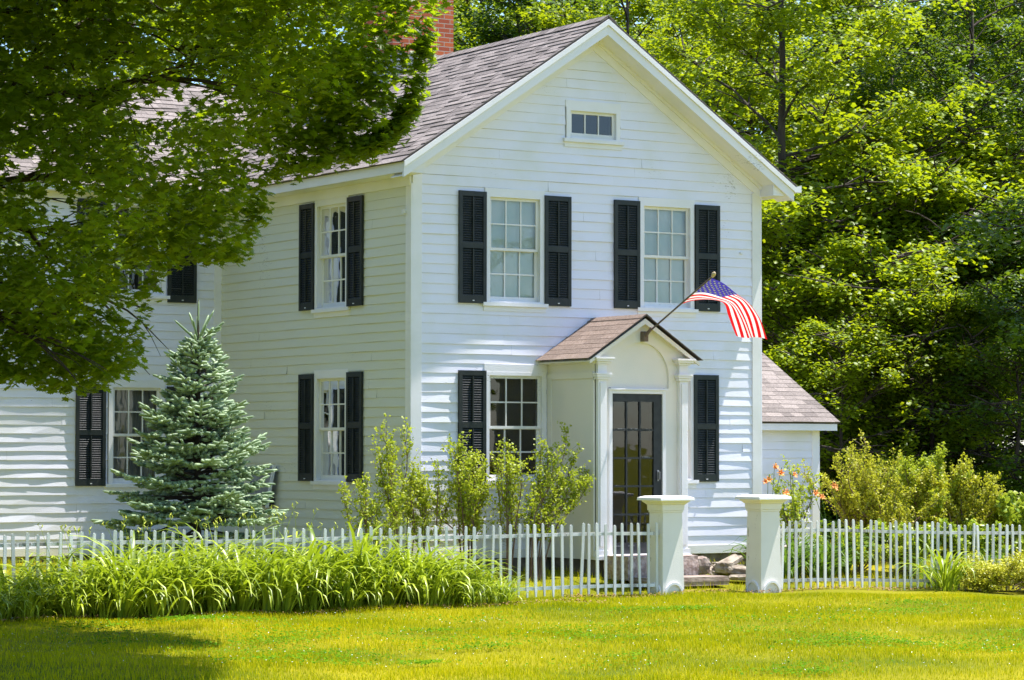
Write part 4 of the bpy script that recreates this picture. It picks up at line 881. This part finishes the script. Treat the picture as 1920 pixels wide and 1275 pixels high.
def wood(px_, dist, k, rz, s_=1., label=None, grp=WG, name='woodland_tree', pos=None):
    if pos is None: p = at(px_, 846, dist); x, y = p[0], p[1]
    else: x, y = pos
    e = empty(name, (x, y, float(H(x, y))-.05), rz, label or 'tall leafy tree in the dense woods behind the house', 'tree', None if label else grp); e.scale = (s_, s_, s_*1.02)
    for nm, d_ in zip(('trunk', 'limbs', 'crown'), TM[k]): link(nm, d_, e)
wood(1500, 52.5, 0, .4, 1., 'leafy tree with a straight grey trunk just right of the gable eave')
wood(2330, 46, 4, 4.4, .9, 'dark shaded tree overhanging the right photo edge')
wood(1160, 60, 1, 5.1, .92, 'leafy tree rising behind the gable peak')
wood(960, 61, 2, 3.2, 1.0, 'dark leafy tree behind the roof ridge beside the chimney')
wood(1590, 48.5, 3, 3.3, .75, 'small bright young tree at the wood edge behind the annex')
wood(1735, 49.5, 3, .7, .85, 'small leafy young tree behind the golden bushes')
YG = 'young trees along the edge of the woods'; YL = 'young bright-leaved tree at the sunny edge of the woods'
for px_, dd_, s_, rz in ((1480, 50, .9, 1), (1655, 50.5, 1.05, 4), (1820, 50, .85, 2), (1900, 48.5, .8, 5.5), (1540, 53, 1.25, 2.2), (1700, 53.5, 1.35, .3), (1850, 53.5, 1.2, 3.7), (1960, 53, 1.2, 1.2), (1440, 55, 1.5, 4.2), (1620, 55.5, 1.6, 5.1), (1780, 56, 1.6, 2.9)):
    wood(px_, dd_, 5 if px_ > 1790 else 3, rz, s_, YL if px_ <= 1790 else 'young tree at the right of the wood edge, shade put into its leaf colour', None, 'young_tree'); list(COL.objects)[-4]['group'] = YG  # shade over the right-hand trees is put into their darker leaf colour
wood(1300, 63, 0, 1.1, .85); wood(1690, 60, 1, 2.0, .80); wood(1850, 58, 4, 5.8, .82); wood(1420, 62, 1, 2.8, .85); wood(1560, 64, 2, .2, .85)
wood(1800, 67, 2, 3.0, 1.1); wood(1960, 63, 4, 1.0, 1.0); wood(1080, 72, 0, 4.0, 1.1); wood(1280, 74, 1, 2.2, 1.15); wood(860, 72, 0, 3.6, 1.15)
wood(1460, 76, 0, 1.9, 1.2); wood(1640, 74, 1, 5.4, 1.15); wood(1950, 74, 2, 2.6, 1.2); wood(700, 76, 2, .9, 1.2); wood(500, 74, 1, .5, 1.15); wood(300, 76, 2, 2.5, 1.15); wood(100, 72, 0, 1.5, 1.1)
wood(990, 90, 1, 3.5, 1.3); wood(1560, 92, 1, .5, 1.35); wood(1760, 94, 0, 4.5, 1.35); wood(1330, 96, 0, 2.5, 1.35)
# understory thicket closing the wood at ground level
P = []; N = []
n = 60000
xx = RNG.uniform(1300, 2100, n); dd = RNG.uniform(47, 62, n)
v = D3[None]*FPX+RR[None]*(xx-960)[:, None]; pts = CAM+v*(dd/FPX)[:, None]
hum = 1.1+.9*np.sin(pts[:, 0]*1.1+1)*np.sin(pts[:, 1]*.8)+.5*np.sin(pts[:, 0]*2.7)
z = H(pts[:, 0], pts[:, 1])+np.sqrt(RNG.random(n))*np.clip(hum, .4, 3)*np.clip((dd-46)/5, .35, 1)
V, F = scatter(np.stack([pts[:, 0], pts[:, 1], z], 1), np.stack([RNG.normal(0, .6, n), RNG.normal(0, .6, n), np.ones(n)], 1), RNG.uniform(.07, .15, n), LV6, LF6)
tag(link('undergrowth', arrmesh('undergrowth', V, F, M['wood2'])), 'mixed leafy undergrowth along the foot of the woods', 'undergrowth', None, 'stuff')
# ------------------------------------------------------------------ foreground maple
TRX, TRY = at(-760, 846, 26.5)[:2]
def maple():
    z = float(H(TRX, TRY)); O = np.array((TRX, TRY, z)); r = random.Random(8); rg = np.random.default_rng(8)
    e = empty('maple_tree', tuple(O), 0, 'large spreading maple whose leafy boughs hang over the upper left of the photo', 'maple tree')
    m = MB(); m.tube([O+np.array([0, 0, -.3]), O+np.array([0, 0, .5]), O+np.array([.05, .1, 2.2]), O+np.array([.2, 0, 4.5]), O+np.array([.1, .2, 7.5]), O+np.array([.3, .1, 10.5])], [.5, .36, .32, .26, .17, .06], 14); m.build('trunk', M['bark'], e, True, org=O)
    # crown lower outline measured as (px, py) on the photo at the crown's own distance (~26 m) -> lateral metres / height
    low = [(-800, 560), (-300, 640), (0, 705), (60, 712), (110, 728), (150, 735), (200, 712), (240, 690), (262, 655), (275, 560), (300, 512), (340, 474), (400, 492), (445, 488), (470, 440), (490, 385), (505, 338), (560, 322), (640, 298), (700, 282), (745, 250), (770, 205), (788, 150), (794, 100), (806, 30), (845, -40), (835, -200), (760, -420), (500, -700)]
    LP = np.array(low, float)
    LB = MB(); CL = []
    def pt(px_, py_, dd): return at(px_, py_, dd)
    limbs = [  # (start px,py,d), (end px,py,d), radius
        ((-760, 260, 26.5), (210, 40, 25.0), .085), ((-760, 260, 26.5), (420, 90, 26.5), .075), ((-760, 330, 26.5), (330, 150, 24.2), .07),
        ((-760, 420, 26.5), (240, 330, 27.5), .08), ((-760, 420, 26.5), (90, 430, 26.0), .08), ((-760, 480, 26.5), (170, 560, 27.2), .06),
        ((-760, 480, 26.5), (60, 620, 25.0), .06), ((-760, 120, 26.5), (520, -30, 25.6), .08), ((-760, -50, 26.5), (300, -260, 27.5), .09), ((-760, 0, 26.5), (100, -300, 24), .09)]
    bl = {}
    for (a, b, R_) in limbs:
        A, B = pt(*a), pt(*b); mid_ = (A+B)/2+np.array([r.gauss(0, .15), r.gauss(0, .15), r.uniform(.0, .35)]); c = [cr([A, A*.7+B*.3+(mid_-(A+B)/2)*.7, mid_*.5+B*.5+np.array([0, 0, .05]), B], q/14)+np.array([r.gauss(0, .03), r.gauss(0, .03), r.gauss(0, .03)]) for q in range(15)]
        LB.tube(c, [R_*(1-.72*q/14) for q in range(15)], 7)
        for q in range(6, 15):
            for s_ in range(2):
                d_ = B-A; d_ /= np.linalg.norm(d_); dv = d_+np.array([r.gauss(0, .5), r.gauss(0, .5), r.gauss(-.05, .35)]); c2 = curve(c[q], dv, r.uniform(.5, 1.3), 5, droop=.05, jit=.10, rs=r); LB.tube(c2, [.02, .015, .011, .008, .006, .003], 5, cap=False)
                c3 = curve(c2[3], dv+np.array([r.gauss(0, .6), r.gauss(0, .6), r.gauss(0, .4)]), r.uniform(.3, .6), 3, droop=.06, jit=.12, rs=r); LB.tube(c3, [.009, .006, .004, .002], 4, cap=False)
    LB.build('limbs', M['darkbark'], e, True, org=O)
    # sprays of leaves: flat drooping clusters
    polyx, polyy = LP[:, 0], LP[:, 1]
    def inside(x, y):      # inside crown outline
        yl = np.interp(x, polyx[:25], polyy[:25], right=-1e9); ok = y < yl
        rt = np.interp(-y, -polyy[24:][::1] if False else np.array([-20, 40, 200, 420, 700]), np.array([832, 850, 880, 700, 350]))
        return np.where(x < 806, ok, (y < 20) & (x < rt)) & (x < rt+0*x)
    out = []
    n = 0
    while n < 8000:
        x = r.uniform(-1150, 850); y = r.uniform(-900, 735)
        if y < -60 or x < -120:
            if r.random() > (.75 if x < 250 else .22): continue
        if not bool(inside(x+(34 if x > 250 and y > -60 else 0), y+(34 if y > -60 else 0))): continue
        # see-through gaps of the photo (thin foliage)
        g = 0
        for (gx_, gy_, rx_, ry_) in ((115, 372, 50, 22), (130, 405, 34, 14), (335, 105, 22, 30), (290, 195, 75, 24), (40, 300, 40, 22), (370, 160, 40, 22), (450, 205, 30, 12), (205, 455, 16, 10), (20, 320, 28, 14), (240, 130, 30, 16), (205, 585, 60, 10), (330, 330, 26, 9), (480, 290, 30, 10), (300, 265, 30, 10), (818, 66, 30, 36), (268, 528, 34, 26)):
            if ((x-gx_)/(rx_+12))**2+((y-gy_)/(ry_+8))**2 < 1: g = 1
        if g: continue
        yl = float(np.interp(x, polyx[:25], polyy[:25])) if x < 806 else 20
        edge = min(1, max(.12, (yl-y)/260)); edge2 = min(1, max(.15, (850-x)/420))
        dd = 25.9+r.uniform(-1, 1)*3.4*edge*edge2
        if y < -60: dd = 25+r.uniform(-3.6, 3.4)
        out.append((x, y, dd)); n += 1
    for i in range(2600):
        x, y, dd = r.uniform(-800, 880), -60-360*r.random()**1.3, r.uniform(21, 24.6)
        out.append((x-(y < -250)*60, y, dd))
    Cc = np.array([at(*q) for q in out]); K = 20
    # small trimming sprays that draw the ragged lower rim
    rim = []
    for i in range(480):
        x = r.uniform(-100, 806) if i % 4 else r.uniform(690, 800); yl = float(np.interp(x, polyx[:25], polyy[:25])); rim.append((x, yl-r.uniform(2, 26), 25.8+r.uniform(-.8, .8)*min(1, max(.2, (850-x)/420))))
    for (x, y) in ((190, 588), (205, 596), (218, 606), (228, 598), (170, 600), (488, 375), (492, 390), (480, 400), (150, 610), (815, 10), (700, 100), (822, 5)): rim.append((x, y, 25.4)); rim.append((x-6, y-5, 25.6))
    Cr_ = np.array([at(*q) for q in rim]); 
    def leaves(Cq, K, rr_, zsq=.30):
        idx = np.repeat(np.arange(len(Cq)), K); n = len(idx); cr2 = rr_*rg.uniform(.6, 1.2, len(Cq)); ang = rg.uniform(0, 6.283, n); rad = np.sqrt(rg.random(n))*cr2[idx]
        tilt = rg.normal(0, .25, (len(Cq), 2))[idx]
        off = np.stack([np.cos(ang)*rad, np.sin(ang)*rad, rg.normal(0, rr_*zsq*.5, n)-.9*rad*rad/rr_*.5], 1); off[:, 2] += off[:, 0]*tilt[:, 0]+off[:, 1]*tilt[:, 1]
        N = np.stack([rg.normal(0, .45, n)+off[:, 0]*1.2, rg.normal(0, .45, n)+off[:, 1]*1.2, np.ones(n)*.9], 1)
        return Cq[idx]+off, N
    P1, N1 = leaves(Cc, K, .27); P2, N2 = leaves(Cr_, 7, .11, .5)
    P = np.concatenate([P1, P2])-O; N = np.concatenate([N1, N2]); S = rg.uniform(.062, .115, len(P))
    V, F = scatter(P, N, S, LEAF_V, LEAF_F); link('crown', arrmesh('crown', V, F, M['maple']), e)
maple()
# trees out of view: some mirrored in the window panes, two added for shade
wood(0, 0, 0, 1., 1., 'tree standing on the far side of the lawn, mirrored in the front windows', pos=(26, -44))
wood(0, 0, 1, 2., 1., 'tree beyond the wing, mirrored in the side windows', pos=(-20, 27)); wood(0, 0, 2, 2., 1., 'dark tree left of the wing, mirrored in the side windows', pos=(-17, 14))
wood(0, 0, 1, 4., 1.1, 'unseen tree added far left of the house to darken its side wall', pos=(-20, 4)); wood(0, 0, 0, 5., 1.1, 'unseen tree added beyond the left lawn to darken the side wall', pos=(-24, -3))  # unseen trees added to block the sky and darken the side wall
# ------------------------------------------------------------------ grass
def grass(n, x0, x1, d0, d1, hmin, hmax, name, label, wd=.0045, yard=False):
    u = RNG.uniform(x0, x1, n); d = np.sqrt(RNG.uniform(d0*d0, d1*d1, n)); v = D3[None]*FPX+RR[None]*(u-960)[:, None]; p = CAM+v*(d/FPX)[:, None]
    x, y = p[:, 0], p[:, 1]
    ok = ~((x > -.05) & (x < XR+.05) & (y > -.05)) & ~((x < .0) & (y > YW-.02)) & ~((x > px0) & (x < px1) & (y > py)) & ~((x > 5.5) & (x < 8.6) & (y > 2.45))
    ok &= (y > -2.8) if yard else (y <= -2.8)
    x, y = x[ok], y[ok]; k = len(x); z = H(x, y)
    patch = .75+.35*np.sin(x*2.3+1.2*np.sin(y*1.9))*np.sin(y*2.9+x)
    hh = RNG.uniform(hmin, hmax, k)*patch; az = RNG.uniform(0, 6.283, k); ln = RNG.uniform(.1, .75, k)*hh; saz = az+RNG.normal(1.57, .3, k)
    b = np.stack([x, y, z-.004], 1); s_ = np.stack([np.cos(saz), np.sin(saz), 0*x], 1)*wd*.5; mid_ = b+np.stack([np.cos(az)*ln*.35, np.sin(az)*ln*.35, hh*.6], 1); tip = b+np.stack([np.cos(az)*ln, np.sin(az)*ln, hh], 1)
    V = np.stack([b-s_, b+s_, mid_+s_*.7, mid_-s_*.7, tip], 1).reshape(-1, 3); i = (np.arange(k)*5)[:, None]
    F = np.concatenate([i+np.array([[0, 1, 2]]), i+np.array([[0, 2, 3]]), i+np.array([[3, 2, 4]])])
    tag(link(name, arrmesh(name, V, F, M['grassm'])), label, 'grass', None, 'stuff')
grass(400000, -750, 2700, 18, 33.5, .035, .075, 'grass', 'mown sunny lawn grass in front of the picket fence')
grass(90000, -300, 2600, 28, 46, .06, .14, 'grass', 'longer grass of the yard between fence and house', .006, True)
# low bright groundcover behind the left end of the fence, dead leaves under the bed
n = 9000; x = RNG.uniform(-8.5, -3.6, n); y = RNG.uniform(-2.7, -1.6, n); z = H(x, y)+RNG.uniform(.02, .30, n)
V, F = scatter(np.stack([x, y, z], 1), np.stack([RNG.normal(0, .5, n), RNG.normal(0, .5, n), np.ones(n)], 1), RNG.uniform(.03, .06, n), LV6, LF6)
tag(link('groundcover', arrmesh('groundcover', V, F, M['cover'])), 'low bright yellow-green groundcover behind the left end of the fence', 'groundcover', None, 'stuff')
n = 2600; x = np.concatenate([RNG.uniform(-8.5, .3, n//2), RNG.uniform(.2, 7.5, n//2)]); y = np.where(x < .3, RNG.normal(-3.95, .08, n), RNG.normal(-3.05, .10, n)); z = H(x, y)+RNG.uniform(.01, .05, n)
V, F = scatter(np.stack([x, y, z], 1), np.stack([RNG.normal(0, .5, n), RNG.normal(0, .5, n), np.ones(n)], 1), RNG.uniform(.02, .05, n), LSV, LSF)
tag(link('leaf_litter', arrmesh('leaf_litter', V, F, M['brown'])), 'scattered dry brown leaves and stubble along the fence line', 'leaf litter', None, 'stuff')
cw = [(RNG.uniform(100, 1900), RNG.uniform(22, 31.5)) for _ in range(70)]; P = []
for (a_, b_) in cw:
    q = at(a_, 846, b_)
    if q[1] > -3.9: continue
    k = RNG.integers(60, 260); rr_ = RNG.uniform(.12, .42); P.append(np.stack([q[0]+RNG.normal(0, rr_, k), q[1]+RNG.normal(0, rr_*.8, k)], 1))
P = np.concatenate(P); n = len(P)
V, F = scatter(np.stack([P[:, 0], P[:, 1], H(P[:, 0], P[:, 1])+RNG.uniform(.035, .062, n)], 1), np.stack([RNG.normal(0, .35, n), RNG.normal(0, .35, n), np.ones(n)], 1), RNG.uniform(.014, .034, n), LV6, LF6)
tag(link('clover_leaves', arrmesh('clover_leaves', V, F, M['clover'])), 'darker green patches of clover and weeds in the lawn', 'clover', None, 'stuff')
n = 1500; u = RNG.uniform(0, 1920, n); d = RNG.uniform(22, 31, n); v = D3[None]*FPX+RR[None]*(u-960)[:, None]; p = CAM+v*(d/FPX)[:, None]; x, y = p[:, 0], p[:, 1]; k_ = y < -4; x, y = x[k_], y[k_]; n = len(x)
V, F = scatter(np.stack([x, y, H(x, y)+.055], 1), np.stack([RNG.normal(0, .3, n), RNG.normal(0, .3, n), np.ones(n)], 1), RNG.uniform(.008, .018, n), LSV, LSF)
tag(link('clover_flowers', arrmesh('clover_flowers', V, F, M['shade'])), 'tiny pale clover heads dotted over the lawn', 'clover', None, 'stuff')
